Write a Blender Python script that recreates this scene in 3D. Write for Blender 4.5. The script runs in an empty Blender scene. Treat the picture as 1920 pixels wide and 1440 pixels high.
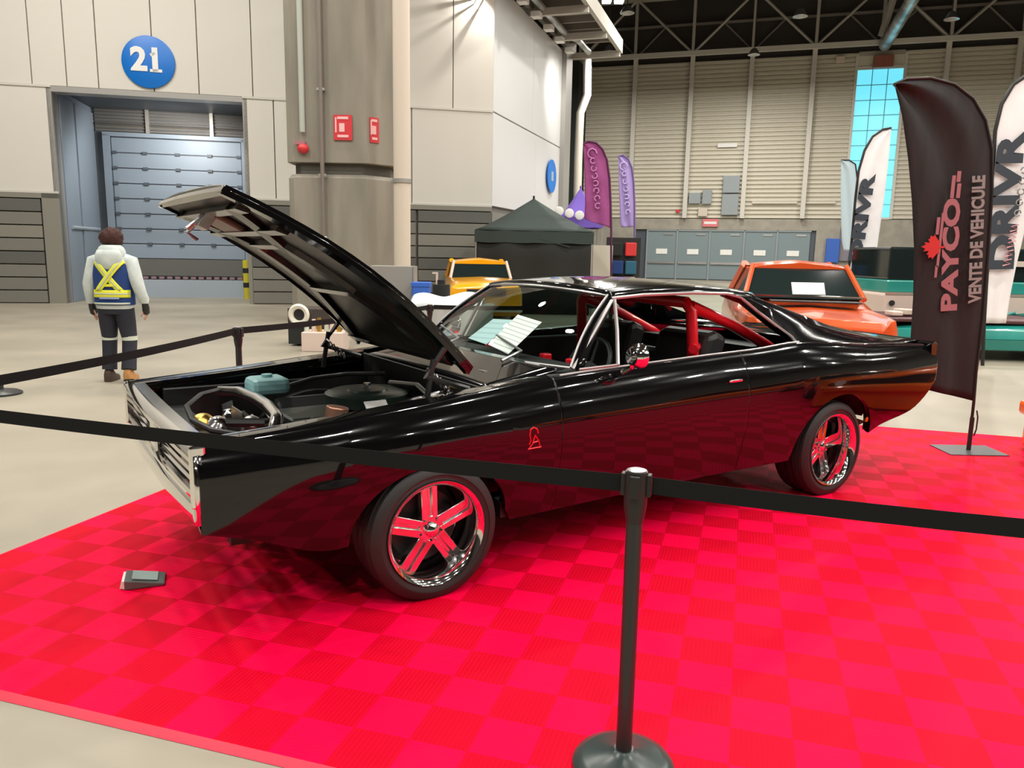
import bpy, bmesh, math, random
from mathutils import Vector, Matrix
random.seed(7)
S = bpy.context.scene
C = S.collection
PI = math.pi
V = Vector

# ------------------------------------------------------------------ camera
CAMZ, FPX, PITCH, ROLL = 1.583, 1444.5, math.radians(9.67), 0.0189
F_ = V((0, math.cos(PITCH), -math.sin(PITCH)))
R0 = V((1, 0, 0)); U0 = R0.cross(F_)
R_ = R0 * math.cos(ROLL) + U0 * math.sin(ROLL)
U_ = -R0 * math.sin(ROLL) + U0 * math.cos(ROLL)
cam = bpy.data.objects.new('camera', bpy.data.cameras.new('camera'))
C.objects.link(cam)
cam.matrix_world = Matrix(((R_.x, U_.x, -F_.x, 0), (R_.y, U_.y, -F_.y, 0), (R_.z, U_.z, -F_.z, CAMZ), (0, 0, 0, 1)))
cam.data.sensor_width = 36
cam.data.lens = FPX / 1920 * 36
cam.data.clip_start = 0.05
cam.data.clip_end = 300
S.camera = cam

# ------------------------------------------------------------------ world, exposure, hall lights
w = bpy.data.worlds.new('world'); S.world = w; w.use_nodes = True
w.node_tree.nodes['Background'].inputs[0].default_value = (0.55, 0.75, 0.95, 1)
w.node_tree.nodes['Background'].inputs[1].default_value = 1.0
S.view_settings.view_transform = 'Standard'
S.view_settings.look = 'None'
S.view_settings.gamma = 1
S.view_settings.use_curve_mapping = False
S.view_settings.exposure = 0.0

LAMP_Z = 12.6
LAMPS = [(x, y) for y in (-9, -3, 3, 9, 15) for x in (-12, -5.5, 1, 7.5, 14)] + [(x, y) for y in (22, 30, 38, 45) for x in (5, 13, 20) if (x, y) != (20, 45)] + [(-9.5, 15.5)] + [(x, y) for x in (21, 27, 34) for y in (-10, -4, 2, 8, 14)]  # rightmost rows added for glint streaks on the black car
for i, (x, y) in enumerate(LAMPS):
    l = bpy.data.lights.new('high_bay_light', 'AREA'); l.shape = 'DISK'; l.size = 0.55
    l.energy = 350 if y < 20 else 700; l.color = (1.0, 0.95, 0.87)
    o = bpy.data.objects.new('high_bay_light', l); o.location = (x, y, LAMP_Z - .14); C.objects.link(o)

def spot(loc, to, energy, size_deg, col=(1, .95, .88), rad=.12, blend=.4):
    l = bpy.data.lights.new('spot_light', 'SPOT'); l.energy = energy; l.color = col
    l.spot_size = math.radians(size_deg); l.spot_blend = blend; l.shadow_soft_size = rad
    o = bpy.data.objects.new('spot_light', l); o.location = loc
    o.rotation_euler = (V(to) - V(loc)).to_track_quat('-Z', 'Y').to_euler(); C.objects.link(o)
spot((2.6, 28.2, 8.3), (1.5, 29.8, 7.4), 480, 80, rad=.3, blend=1)
spot((-9.6, 22.9, 5.0), (-10.6, 24.6, 2.6), 420, 165, rad=.5)  # added fill lamp to brighten the loading bay
WASH = (-.84, 22.95, 8.75)
spot(WASH, (-3.2, 22.9, 5.4), 130, 150, rad=.02, blend=.6)

# ------------------------------------------------------------------ geometry of the place
def ray(px, py): return F_ + R_ * ((px - 960) / FPX) - U_ * ((py - 720) / FPX)
def floor_at(px, py, z=0.0):
    d = ray(px, py); t = (z - CAMZ) / d.z; return V((0, 0, CAMZ)) + d * t
def at_y(px, py, y):
    d = ray(px, py); return V((0, 0, CAMZ)) + d * (y / d.y)
def on_line(px, py, a, b):          # vertical plane y = a + b x
    d = ray(px, py); return V((0, 0, CAMZ)) + d * (a / (d.y - b * d.x))

# ------------------------------------------------------------------ materials
def nt(m): m.use_nodes = True; return m.node_tree
def mat(name, col, rough=.5, metal=0, spec=.5, coat=0, emit=None, estr=1, alpha=None, bump=None):
    m = bpy.data.materials.new(name); t = nt(m); b = t.nodes['Principled BSDF']
    b.inputs['Base Color'].default_value = (*col, 1); b.inputs['Roughness'].default_value = rough
    b.inputs['Metallic'].default_value = metal; b.inputs['Specular IOR Level'].default_value = spec
    b.inputs['Coat Weight'].default_value = coat; b.inputs['Coat Roughness'].default_value = .02
    if emit: b.inputs['Emission Color'].default_value = (*emit, 1); b.inputs['Emission Strength'].default_value = estr
    if bump:
        n = t.nodes.new('ShaderNodeTexNoise'); n.inputs['Scale'].default_value = bump[0]; n.inputs['Detail'].default_value = 4
        tc = t.nodes.new('ShaderNodeTexCoord'); t.links.new(tc.outputs['Object'], n.inputs['Vector'])
        bp = t.nodes.new('ShaderNodeBump'); bp.inputs['Strength'].default_value = bump[1]; bp.inputs['Distance'].default_value = bump[2]
        t.links.new(n.outputs[0], bp.inputs['Height']); t.links.new(bp.outputs[0], b.inputs['Normal'])
    return m
def noisy(name, c1, c2, scale=2, rough=.6, stretch=(1, 1, 1), lo=.35, hi=.65, metal=0, bump=0, spec=.5):
    m = mat(name, c1, rough, metal, spec); t = m.node_tree; b = t.nodes['Principled BSDF']
    tc = t.nodes.new('ShaderNodeTexCoord'); mp = t.nodes.new('ShaderNodeMapping'); mp.inputs['Scale'].default_value = stretch
    n = t.nodes.new('ShaderNodeTexNoise'); n.inputs['Scale'].default_value = scale; n.inputs['Detail'].default_value = 6
    r = t.nodes.new('ShaderNodeValToRGB'); r.color_ramp.elements[0].position = lo; r.color_ramp.elements[1].position = hi
    r.color_ramp.elements[0].color = (*c1, 1); r.color_ramp.elements[1].color = (*c2, 1)
    t.links.new(tc.outputs['Object'], mp.inputs[0]); t.links.new(mp.outputs[0], n.inputs['Vector'])
    t.links.new(n.outputs[0], r.inputs[0]); t.links.new(r.outputs[0], b.inputs['Base Color'])
    if bump:
        bp = t.nodes.new('ShaderNodeBump'); bp.inputs['Strength'].default_value = bump; bp.inputs['Distance'].default_value = .01
        t.links.new(n.outputs[0], bp.inputs['Height']); t.links.new(bp.outputs[0], b.inputs['Normal'])
    return m
def glassy(name, tint, refl=1.0, rough=.0):
    m = bpy.data.materials.new(name); t = nt(m); t.nodes.remove(t.nodes['Principled BSDF'])
    tr = t.nodes.new('ShaderNodeBsdfTransparent'); tr.inputs[0].default_value = (*tint, 1)
    gl = t.nodes.new('ShaderNodeBsdfGlossy'); gl.inputs['Roughness'].default_value = rough
    fr = t.nodes.new('ShaderNodeFresnel'); fr.inputs[0].default_value = 1.5
    mx = t.nodes.new('ShaderNodeMixShader'); mu = t.nodes.new('ShaderNodeMath'); mu.operation = 'MULTIPLY'; mu.inputs[1].default_value = refl
    ge = t.nodes.new('ShaderNodeNewGeometry'); mr = t.nodes.new('ShaderNodeMapRange'); mr.inputs[3].default_value = 1.5; mr.inputs[4].default_value = 1 / 1.5
    t.links.new(ge.outputs['Backfacing'], mr.inputs[0]); t.links.new(mr.outputs[0], fr.inputs[0])     # a thin pane reflects alike from both sides
    t.links.new(fr.outputs[0], mu.inputs[0]); t.links.new(mu.outputs[0], mx.inputs[0])
    t.links.new(tr.outputs[0], mx.inputs[1]); t.links.new(gl.outputs[0], mx.inputs[2])
    t.links.new(mx.outputs[0], t.nodes['Material Output'].inputs[0]); return m

M = {}
M['floor'] = noisy('concrete_floor', (.275, .25, .195), (.375, .335, .265), .7, .42, lo=.3, hi=.7, spec=.35)
M['concrete'] = noisy('column_concrete', (.205, .19, .155), (.30, .275, .225), 1.3, .8, (1.6, 1.6, .35), .3, .7, bump=.15)
M['block'] = noisy('block_wall', (.30, .28, .24), (.37, .345, .29), 2, .8)
M['panel'] = mat('cream_wall_panel', (.66, .635, .575), .55)
M['seam'] = mat('panel_seam', (.2, .19, .17), .8)
M['board_a'] = mat('olive_board', (.19, .185, .16), .6)
M['board_b'] = mat('dark_board', (.115, .115, .105), .6)
M['board_c'] = mat('mid_board', (.235, .225, .19), .6)
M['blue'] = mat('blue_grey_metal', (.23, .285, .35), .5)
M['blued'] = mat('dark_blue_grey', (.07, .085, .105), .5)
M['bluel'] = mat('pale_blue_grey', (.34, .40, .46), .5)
M['slat'] = mat('beige_louver', (.60, .565, .47), .5)
M['post'] = mat('painted_steel', (.60, .58, .52), .45)
M['truss'] = mat('truss_steel', (.42, .40, .35), .5)
M['deck'] = mat('dark_roof_deck', (.045, .04, .036), .9)
M['catwalk'] = mat('mezzanine_steel', (.20, .18, .155), .6)
M['galv'] = noisy('galvanised_duct', (.25, .27, .28), (.7, .73, .74), 1.2, .35, metal=.6)
M['pipe'] = mat('cream_pipe', (.60, .53, .44), .5)
M['conduit'] = mat('conduit_steel', (.36, .35, .33), .4, .4)
M['white'] = mat('white_paint', (.8, .8, .78), .5)
M['black'] = mat('black_plastic', (.012, .012, .012), .45)
M['satin'] = mat('satin_black_metal', (.02, .022, .022), .35)
M['belt'] = mat('black_webbing', (.010, .012, .012), .9, spec=.2, bump=(900, .3, .001))
M['rubber'] = mat('tire_rubber', (.02, .02, .02), .62, bump=(250, .2, .002))
M['paint'] = mat('black_gloss_paint', (.0025, .0025, .003), .12, 0, .08, 1)
M['chrome'] = mat('chrome', (.86, .86, .86), .07, 1)
M['alloy'] = mat('polished_alloy', (.78, .78, .79), .13, 1)
M['brushed'] = mat('brushed_metal', (.5, .5, .5), .35, 1)
M['iron'] = mat('dark_iron', (.05, .05, .05), .5, .7)
M['red'] = mat('red_gloss_paint', (.78, .008, .02), .25, 0, .5, .4)
M['trim'] = mat('bright_trim', (.42, .41, .41), .28, .45)
M['redsign'] = mat('red_sign', (.62, .03, .04), .5)
M['inner'] = mat('black_interior_trim', (.012, .012, .012), .6)
M['leather'] = mat('black_seat_leather', (.018, .018, .018), .45)
M['teal'] = mat('teal_plastic', (.30, .58, .60), .4)
M['gold'] = mat('gold_anodised', (.75, .48, .12), .3, 1)
M['copper'] = mat('copper_cover', (.60, .32, .22), .35, .8)
M['glass'] = glassy('green_tinted_glass', (.86, .93, .91))
M['tint'] = glassy('dark_tinted_glass', (.16, .22, .20))
M['darkglass'] = mat('dark_window_glass', (.012, .02, .02), .05, 0, .6)
M['blueglass'] = mat('daylit_blue_glazing', (.1, .35, .42), .3, emit=(.16, .74, .92), estr=1.0)
M['hazel'] = mat('brown_hair', (.05, .014, .008), .8, bump=(60, .8, .02))
M['skin'] = mat('skin', (.55, .30, .22), .6)
M['hoodie'] = noisy('pale_grey_fleece', (.50, .57, .55), (.62, .68, .66), 9, .9)
M['vest'] = mat('royal_blue_vest', (.008, .04, .17), .8)
M['yellow'] = mat('yellow_reflective_tape', (.78, .80, .05), .6)
M['silver'] = mat('silver_tape', (.55, .60, .50), .5)
M['pants'] = mat('dark_navy_workwear', (.018, .02, .03), .85)
M['tan'] = mat('tan_boot_leather', (.42, .20, .06), .7)
M['boot'] = mat('dark_boot_leather', (.06, .035, .025), .7)
M['signblue'] = mat('blue_sign', (.0, .16, .60), .4)
M['paper'] = mat('white_paper', (.82, .82, .80), .7)
M['flagwhite'] = noisy('white_flag_cloth', (.84, .82, .84), (.90, .88, .89), 3, .8)
M['flagblack'] = noisy('black_flag_cloth', (.012, .011, .011), (.02, .018, .018), 3, .7, (4, 4, .4))
M['inkdark'] = mat('dark_print', (.035, .045, .06), .7)
M['pinkprint'] = mat('dusty_pink_print', (.38, .15, .17), .7)
M['redprint'] = mat('red_print', (.62, .03, .03), .7)
M['greyprint'] = mat('grey_print', (.27, .26, .25), .7)
M['magenta'] = noisy('magenta_flag_cloth', (.27, .05, .19), (.36, .08, .27), 2, .8)
M['lilacprint'] = mat('lilac_print', (.55, .22, .50), .8)
M['lavender'] = mat('lavender_flag_cloth', (.36, .27, .58), .8)
M['violet'] = mat('violet_canopy_cloth', (.17, .10, .48), .8)
M['canopy'] = mat('dark_green_canopy_cloth', (.028, .045, .04), .8)
M['canopyb'] = mat('black_canopy_wall_cloth', (.018, .019, .017), .9)
M['cloth'] = noisy('white_table_cloth', (.60, .66, .68), (.74, .79, .80), 4, .8)
M['bluep'] = mat('blue_plastic', (.03, .12, .5), .5)
M['greyp'] = mat('grey_sheet', (.27, .26, .235), .6)
M['greybox'] = mat('grey_cabinet', (.28, .32, .34), .5)
M['lampglow'] = mat('lit_lamp_lens', (1, 1, 1), .5, emit=(1, .96, .88), estr=12)
M['doorgrey'] = mat('grey_green_door', (.20, .26, .28), .5)
M['yolk'] = mat('amber_yellow_paint', (.85, .38, .005), .2, 0, .5, .5)
M['orange'] = mat('orange_paint', (.80, .13, .01), .18, 0, .5, .7)
M['redorange'] = mat('red_orange_paint', (.72, .10, .02), .2, 0, .5, .6)
M['tealpaint'] = mat('teal_paint', (.015, .28, .24), .25, 0, .5, .5)
M['cream'] = mat('cream_paint', (.68, .55, .48), .4)

# the mat: alternating rib directions; rib and slot shade painted into the colours
def mat_tiles():
    m = mat('ribbed_red_tiles', (.8, 0, .03), .6, 0, .06); t = m.node_tree; b = t.nodes['Principled BSDF']; L = t.links.new
    def N(ty, **k):
        n = t.nodes.new(ty)
        for a, v in k.items(): setattr(n, a, v)
        return n
    def math_(op, a, bb=None):
        n = N('ShaderNodeMath', operation=op)
        for i, x in enumerate((a, bb)):
            if x is None: continue
            if isinstance(x, (int, float)): n.inputs[i].default_value = x
            else: L(x, n.inputs[i])
        return n.outputs[0]
    tc = N('ShaderNodeTexCoord'); sp = N('ShaderNodeSeparateXYZ'); L(tc.outputs['Object'], sp.inputs[0])
    cell = .20006
    u = math_('DIVIDE', sp.outputs[0], cell); v = math_('DIVIDE', sp.outputs[1], cell)
    par = math_('FRACT', math_('MULTIPLY', math_('ADD', math_('FLOOR', u), math_('FLOOR', v)), .5))
    par = math_('GREATER_THAN', math_('ABSOLUTE', par), .25)                       # 0 light, 1 dark
    nrib = 12
    fu = math_('ABSOLUTE', math_('SUBTRACT', math_('FRACT', math_('MULTIPLY', u, nrib)), .5))
    fv = math_('ABSOLUTE', math_('SUBTRACT', math_('FRACT', math_('MULTIPLY', v, nrib)), .5))
    ru = math_('MULTIPLY', fu, par); rv = math_('MULTIPLY', fv, math_('SUBTRACT', 1.0, par))
    h = math_('ADD', ru, rv)                                                       # 0 rib top .. .5 slot
    slot = math_('GREATER_THAN', h, .36)
    seam = math_('GREATER_THAN', math_('MAXIMUM', math_('ABSOLUTE', math_('SUBTRACT', math_('FRACT', u), .5)), math_('ABSOLUTE', math_('SUBTRACT', math_('FRACT', v), .5))), .49)
    c1 = N('ShaderNodeMix', data_type='RGBA'); L(par, c1.inputs[0]); c1.inputs[6].default_value = (.90, .0, .05, 1); c1.inputs[7].default_value = (.60, .0, .018, 1)  # darker cells paint in the shade of crosswise ribs
    c2 = N('ShaderNodeMix', data_type='RGBA'); L(math_('MULTIPLY', math_('MAXIMUM', slot, seam), .42), c2.inputs[0]); L(c1.outputs[2], c2.inputs[6]); c2.inputs[7].default_value = (.28, 0, .01, 1)
    L(c2.outputs[2], b.inputs['Base Color'])
    bp = N('ShaderNodeBump'); bp.inputs['Strength'].default_value = .2; bp.inputs['Distance'].default_value = .003
    L(math_('SUBTRACT', .5, h), bp.inputs['Height']); L(bp.outputs[0], b.inputs['Normal'])
    return m
M['tiles'] = mat_tiles()
M['tileedge'] = mat('red_ramp_edging', (.80, 0, .035), .45)
def striped(name, base, ink, n, axis=1, frac=.45):
    m = mat(name, base, .7); t = m.node_tree; b = t.nodes['Principled BSDF']
    tc = t.nodes.new('ShaderNodeTexCoord'); sp = t.nodes.new('ShaderNodeSeparateXYZ'); t.links.new(tc.outputs['Generated'], sp.inputs[0])
    a = t.nodes.new('ShaderNodeMath'); a.operation = 'MULTIPLY'; a.inputs[1].default_value = n; t.links.new(sp.outputs[axis], a.inputs[0])
    f = t.nodes.new('ShaderNodeMath'); f.operation = 'FRACT'; t.links.new(a.outputs[0], f.inputs[0])
    g = t.nodes.new('ShaderNodeMath'); g.operation = 'LESS_THAN'; g.inputs[1].default_value = frac; t.links.new(f.outputs[0], g.inputs[0])
    x = t.nodes.new('ShaderNodeMix'); x.data_type = 'RGBA'; x.inputs[6].default_value = (*base, 1); x.inputs[7].default_value = (*ink, 1)
    t.links.new(g.outputs[0], x.inputs[0]); t.links.new(x.outputs[2], b.inputs['Base Color']); return m
M['sheet'] = striped('printed_sheet', (.95, .95, .92), (.62, .62, .60), 9, 1, .28)
M['tealsheet'] = striped('pale_teal_sheet', (.52, .70, .72), (.42, .58, .62), 5, 1, .3)

# ------------------------------------------------------------------ object helpers
def setp(o, label=None, cat=None, group=None, kind=None):
    if label: o['label'] = label
    if cat: o['category'] = cat
    if group: o['group'] = group
    if kind: o['kind'] = kind
    return o
def thing(name, label, cat, loc=(0, 0, 0), rz=0, group=None):
    o = bpy.data.objects.new(name, None); C.objects.link(o); o.empty_display_size = .1
    o.location = loc; o.rotation_euler = (0, 0, rz); return setp(o, label, cat, group)

class MB:
    def __init__(s): s.b = bmesh.new(); s.x = Matrix()
    def v(s, p): return s.b.verts.new(s.x @ V(p))
    def poly(s, pts):
        try: return s.b.faces.new([s.v(p) for p in pts])
        except ValueError: pass
    def hexa(s, p):      # 8 points: bottom loop 4, top loop 4
        v = [s.v(q) for q in p]
        for f in ((3, 2, 1, 0), (4, 5, 6, 7), (0, 1, 5, 4), (1, 2, 6, 5), (2, 3, 7, 6), (3, 0, 4, 7)): s.b.faces.new([v[i] for i in f])
    def box(s, a, b):
        (x0, y0, z0), (x1, y1, z1) = a, b
        s.hexa([(x0, y0, z0), (x1, y0, z0), (x1, y1, z0), (x0, y1, z0), (x0, y0, z1), (x1, y0, z1), (x1, y1, z1), (x0, y1, z1)]); return s
    def cbox(s, c, d, rz=0, rx=0, ry=0):
        k = s.x; s.x = k @ Matrix.Translation(c) @ Matrix.Rotation(rz, 4, 'Z') @ Matrix.Rotation(ry, 4, 'Y') @ Matrix.Rotation(rx, 4, 'X')
        s.box((-d[0] / 2, -d[1] / 2, -d[2] / 2), (d[0] / 2, d[1] / 2, d[2] / 2)); s.x = k; return s
    def ring(s, c, ax, r, n, ph=0, sc=(1, 1)):
        ax = V(ax).normalized(); a = ax.orthogonal().normalized(); bb = ax.cross(a)
        return [s.v(V(c) + a * math.cos(ph + 2 * PI * i / n) * r * sc[0] + bb * math.sin(ph + 2 * PI * i / n) * r * sc[1]) for i in range(n)]
    def bridge(s, r0, r1):
        n = len(r0)
        for i in range(n): s.b.faces.new([r0[i], r0[(i + 1) % n], r1[(i + 1) % n], r1[i]])
    def cyl(s, p0, p1, r0, r1=None, n=16, caps=True):
        r1 = r0 if r1 is None else r1; ax = V(p1) - V(p0)
        a, b = s.ring(p0, ax, r0, n), s.ring(p1, ax, r1, n); s.bridge(a, b)
        if caps: s.b.faces.new(a[::-1]); s.b.faces.new(b)
        return s
    def tube(s, pts, r, n=8, caps=True, sc=(1, 1)):
        pts = [V(p) for p in pts]; rs = r if isinstance(r, (list, tuple)) else [r] * len(pts)
        up = None; prev = None; first = None
        for i, p in enumerate(pts):
            t = (pts[min(i + 1, len(pts) - 1)] - pts[max(i - 1, 0)]).normalized()
            if up is None: up = t.orthogonal().normalized()
            up = (up - t * up.dot(t)).normalized(); bb = t.cross(up)
            ringv = [s.v(p + (up * math.cos(2 * PI * k / n) * sc[0] + bb * math.sin(2 * PI * k / n) * sc[1]) * rs[i]) for k in range(n)]
            if prev: s.bridge(prev, ringv)
            else: first = ringv
            prev = ringv
        if caps: s.b.faces.new(first[::-1]); s.b.faces.new(prev)
        return s
    def lathe(s, prof, n=32, closed=False):      # prof (r, z) about local z
        rings = []
        for r, z in prof:
            rings.append([s.v((r * math.cos(2 * PI * i / n), r * math.sin(2 * PI * i / n), z)) for i in range(n)])
        for a, b in zip(rings, rings[1:]): s.bridge(a, b)
        if closed: s.bridge(rings[-1], rings[0])
        else:
            for q in (rings[0][::-1], rings[-1]):
                try: s.b.faces.new(q)
                except ValueError: pass
        return s
    def loft(s, secs, caps=True, closed=True):
        rings = [[s.v(p) for p in q] for q in secs]
        for a, b in zip(rings, rings[1:]):
            n = len(a)
            for i in range(n if closed else n - 1): s.b.faces.new([a[i], a[(i + 1) % n], b[(i + 1) % n], b[i]])
        if caps and closed: s.b.faces.new(rings[0][::-1]); s.b.faces.new(rings[-1])
        return s
    def grid(s, fn, nu, nv):
        g = [[s.v(fn(i / nu, j / nv)) for j in range(nv + 1)] for i in range(nu + 1)]
        for i in range(nu):
            for j in range(nv): s.b.faces.new([g[i][j], g[i + 1][j], g[i + 1][j + 1], g[i][j + 1]])
        return s
    def prism(s, poly, h0, h1, ax='y'):          # poly of 2-D points extruded along ax
        def p3(a, b, h): return {'y': (a, h, b), 'x': (h, a, b), 'z': (a, b, h)}[ax]
        a = [s.v(p3(u, v, h0)) for u, v in poly]; b = [s.v(p3(u, v, h1)) for u, v in poly]
        s.bridge(a, b); s.b.faces.new(a[::-1]); s.b.faces.new(b); return s
    def ell(s, c, r, nu=16, nv=10):
        k = s.x; s.x = k @ Matrix.Translation(c) @ Matrix.Diagonal((*r, 1))
        s.lathe([(max(math.sin(PI * i / nv), 1e-3), -math.cos(PI * i / nv)) for i in range(nv + 1)], nu); s.x = k; return s
    def obj(s, name, m, parent=None, smooth=False, bevel=0, solid=0, subd=0, **k):
        bmesh.ops.recalc_face_normals(s.b, faces=s.b.faces[:])
        me = bpy.data.meshes.new(name); s.b.to_mesh(me); s.b.free()
        me.materials.append(M[m] if isinstance(m, str) else m)
        o = bpy.data.objects.new(name, me); C.objects.link(o)
        if smooth:
            for p in me.polygons: p.use_smooth = True
            if smooth != 'all': me.set_sharp_from_angle(angle=math.radians(smooth if smooth is not True else 35))
        if parent is not None: o.parent = parent
        if solid: q = o.modifiers.new('solid', 'SOLIDIFY'); q.thickness = solid; q.offset = 0
        if bevel: q = o.modifiers.new('bevel', 'BEVEL'); q.width = bevel; q.segments = 2; q.limit_method = 'ANGLE'; q.angle_limit = math.radians(40)
        if subd: q = o.modifiers.new('subd', 'SUBSURF'); q.levels = subd; q.render_levels = subd
        return setp(o, **k)

def text(name, s, size, m, mtx, parent, ext=.002, bold=0, sx=1, **k):
    cu = bpy.data.curves.new(name, 'FONT'); cu.body = s; cu.size = size; cu.extrude = ext; cu.offset = bold
    cu.align_x = 'CENTER'; cu.align_y = 'CENTER'; cu.resolution_u = 3
    t = bpy.data.objects.new(name, cu); me = bpy.data.meshes.new_from_object(t)
    bpy.data.objects.remove(t)
    me.name = name; me.transform(mtx @ Matrix.Diagonal((sx, 1, 1, 1))); me.materials.clear(); me.materials.append(M[m])
    o = bpy.data.objects.new(name, me); C.objects.link(o)
    if parent is not None: o.parent = parent
    return setp(o, **k)
def frame(o, xa, ya):                            # matrix with given local x, y axes
    xa = V(xa).normalized(); ya = V(ya).normalized(); za = xa.cross(ya)
    return Matrix(((xa.x, ya.x, za.x, o[0]), (xa.y, ya.y, za.y, o[1]), (xa.z, ya.z, za.z, o[2]), (0, 0, 0, 1)))
def lerp(tab, x):                                # smooth (monotone cubic) table lookup
    if x <= tab[0][0]: return tab[0][1]
    if x >= tab[-1][0]: return tab[-1][1]
    n = len(tab); d = [(tab[i + 1][1] - tab[i][1]) / (tab[i + 1][0] - tab[i][0]) for i in range(n - 1)]
    m = [d[0]] + [0 if d[i - 1] * d[i] <= 0 else 2 * d[i - 1] * d[i] / (d[i - 1] + d[i]) for i in range(1, n - 1)] + [d[-1]]
    for i in range(n - 1):
        if x <= tab[i + 1][0]:
            h = tab[i + 1][0] - tab[i][0]; t = (x - tab[i][0]) / h
            return ((2 * t ** 3 - 3 * t * t + 1) * tab[i][1] + (t ** 3 - 2 * t * t + t) * h * m[i] + (3 * t * t - 2 * t ** 3) * tab[i + 1][1] + (t ** 3 - t * t) * h * m[i + 1])

# ================================================================== THE HALL
def st(o): o['kind'] = 'structure'; return o
b = MB(); b.box((-32, -22, -.3), (45, 66, 0)); st(b.obj('floor', 'floor'))
b = MB(); b.box((-32, -22, 18.6), (45, 66, 18.9)); st(b.obj('ceiling', 'deck'))
# left wall: corner at K, runs to the left along wl
LA, LB = 23.6356, .21640
K = V((-.70, 23.49, 0)); wl = V((-1, -LB, 0)).normalized(); wn = V((wl.y, -wl.x, 0)); wn = wn if wn.y < 0 else -wn
FW = Matrix(((wl.x, -wn.x, 0, K.x), (wl.y, -wn.y, 0, K.y), (0, 0, 1, 0), (0, 0, 0, 1)))   # local x along wall, y into wall, z up
def tl(px, py=400): return (on_line(px, py, LA, -0 + LB) - K).dot(wl)
dL, dR = tl(113, 400), tl(462, 400)
ZP, ZS, ZD = 2.93, 5.63, 5.5
b = MB(); b.x = FW
def panels(b, t0, t1, z0, z1, cuts):
    cs = [t0] + sorted(c for c in cuts if t0 < c < t1) + [t1]
    for a, c in zip(cs, cs[1:]): b.box((a + .012, 0, z0 + .015), (c - .012, .12, z1 - .015))
up = [tl(p, 60) for p in (52, 118, 178, 283, 368, 470, 850)]
panels(b, 0, 26, ZS, 12.0, up); panels(b, 0, dR, ZP, ZS, [tl(p, 280) for p in (515, 560, 772)]); panels(b, dL, 26, ZP, ZS, [])
st(b.obj('wall_left', 'panel', bevel=.01))
b = MB(); b.x = FW
for (a, c, z0, z1) in ((0, dR, 0, 12), (dL, 26, 0, 12), (dR, dL, ZS, 12)): b.box((a, .10, z0), (c, .4, z1))
st(b.obj('wall_left_backing', 'seam'))
b = MB(); b.x = FW
for z in (ZS, ZP): b.box((dL if z == ZP else dL, -.03, z - .03), (26, .02, z + .03)); b.box((0, -.03, z - .03), (dR, .02, z + .03))
st(b.obj('trim_1', 'post'))
def boards(name, spans, m, rows, off):
    b = MB(); b.x = FW
    for (t0, t1) in spans:
        for r in rows: b.box((t0 + .01, off, r * .345 + .02), (t1 - .01, off + .1, r * .345 + .335))
    st(b.obj(name, m, bevel=.008))
sp = [(dL + .45, dL + 2.9), (dL + 2.95, 26), (0, 2.2), (2.25, 4.3), (5.1, dR - .1)]
boards('wall_left_boards', sp, 'board_a', (0, 1, 2, 4, 6), -.02)
boards('wall_left_dark_boards', sp, 'board_b', (3, 7), -.02)
boards('wall_left_light_boards', sp, 'board_c', (5,), -.02)
b = MB(); b.x = FW
b.box((dL, -.03, 0), (dL + .42, .1, ZP - .02)); b.box((dL, -.03, 2.78), (26, .1, ZP - .02)); b.box((0, -.03, 2.78), (dR, .1, ZP - .02)); b.box((dR - .1, -.03, 0), (dR, .1, ZP))
st(b.obj('trim_2', 'board_c'))
# loading bay behind the opening
AD = 3.3
b = MB(); b.x = FW
b.box((dR - .12, 0, 0), (dR, .45, ZD + .1)); b.box((dL, 0, 0), (dL + .12, .45, ZD + .1)); b.box((dR, 0, ZD), (dL, .45, ZD + .14))
st(b.obj('trim_3', 'conduit'))
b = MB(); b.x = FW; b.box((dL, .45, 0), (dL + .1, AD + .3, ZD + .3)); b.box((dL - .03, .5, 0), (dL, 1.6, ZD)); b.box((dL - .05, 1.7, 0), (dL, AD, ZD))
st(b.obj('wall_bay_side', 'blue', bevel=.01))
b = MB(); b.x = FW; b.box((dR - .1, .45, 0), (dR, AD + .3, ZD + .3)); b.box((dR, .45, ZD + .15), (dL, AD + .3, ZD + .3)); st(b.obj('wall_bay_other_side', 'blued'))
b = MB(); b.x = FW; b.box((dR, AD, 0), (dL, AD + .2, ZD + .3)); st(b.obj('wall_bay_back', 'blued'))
b = MB(); b.x = FW
for i in range(7): b.prism([(AD - .02, 4.98 + i * .1), (AD - .1, 5.0 + i * .1), (AD - .02, 5.06 + i * .1)], dR, dL - .1, 'x')
for i in range(6): b.prism([(AD - .02, 5.15 + i * .0), (AD - .12, 5.2), (AD - .02, 5.25)], dR, dL - .1, 'x')
for t in (dR + 1.25, dR + 3.1): b.box((t, AD - .16, 4.95), (t + .1, AD - .05, 5.7))
st(b.obj('wall_bay_louvers', 'conduit'))
b = MB(); b.x = FW; b.box((dR + .25, AD - .16, 4.84), (dL - .3, AD - .02, 4.96)); b.box((dR + .25, AD - .16, 0), (dR + .45, AD - .02, 4.9)); b.box((dL - .5, AD - .16, 0), (dL - .3, AD - .02, 4.9))
st(b.obj('trim_4', 'blue'))
door = thing('door_1', None, None); door['kind'] = 'structure'
d0, d1 = dR + .47, dL - .52
b = MB(); b.x = FW
for i in range(8): b.box((d0, AD - .08, 1.2 + i * .455), (d1, AD - .03, 1.2 + i * .455 + .425))
b.obj('door_panel', 'blue', door, bevel=.01)
b = MB(); b.x = FW; b.box((d0, AD - .05, .6), (d1, AD - .01, 4.85)); b.obj('door_backing', 'blued', door)
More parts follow.
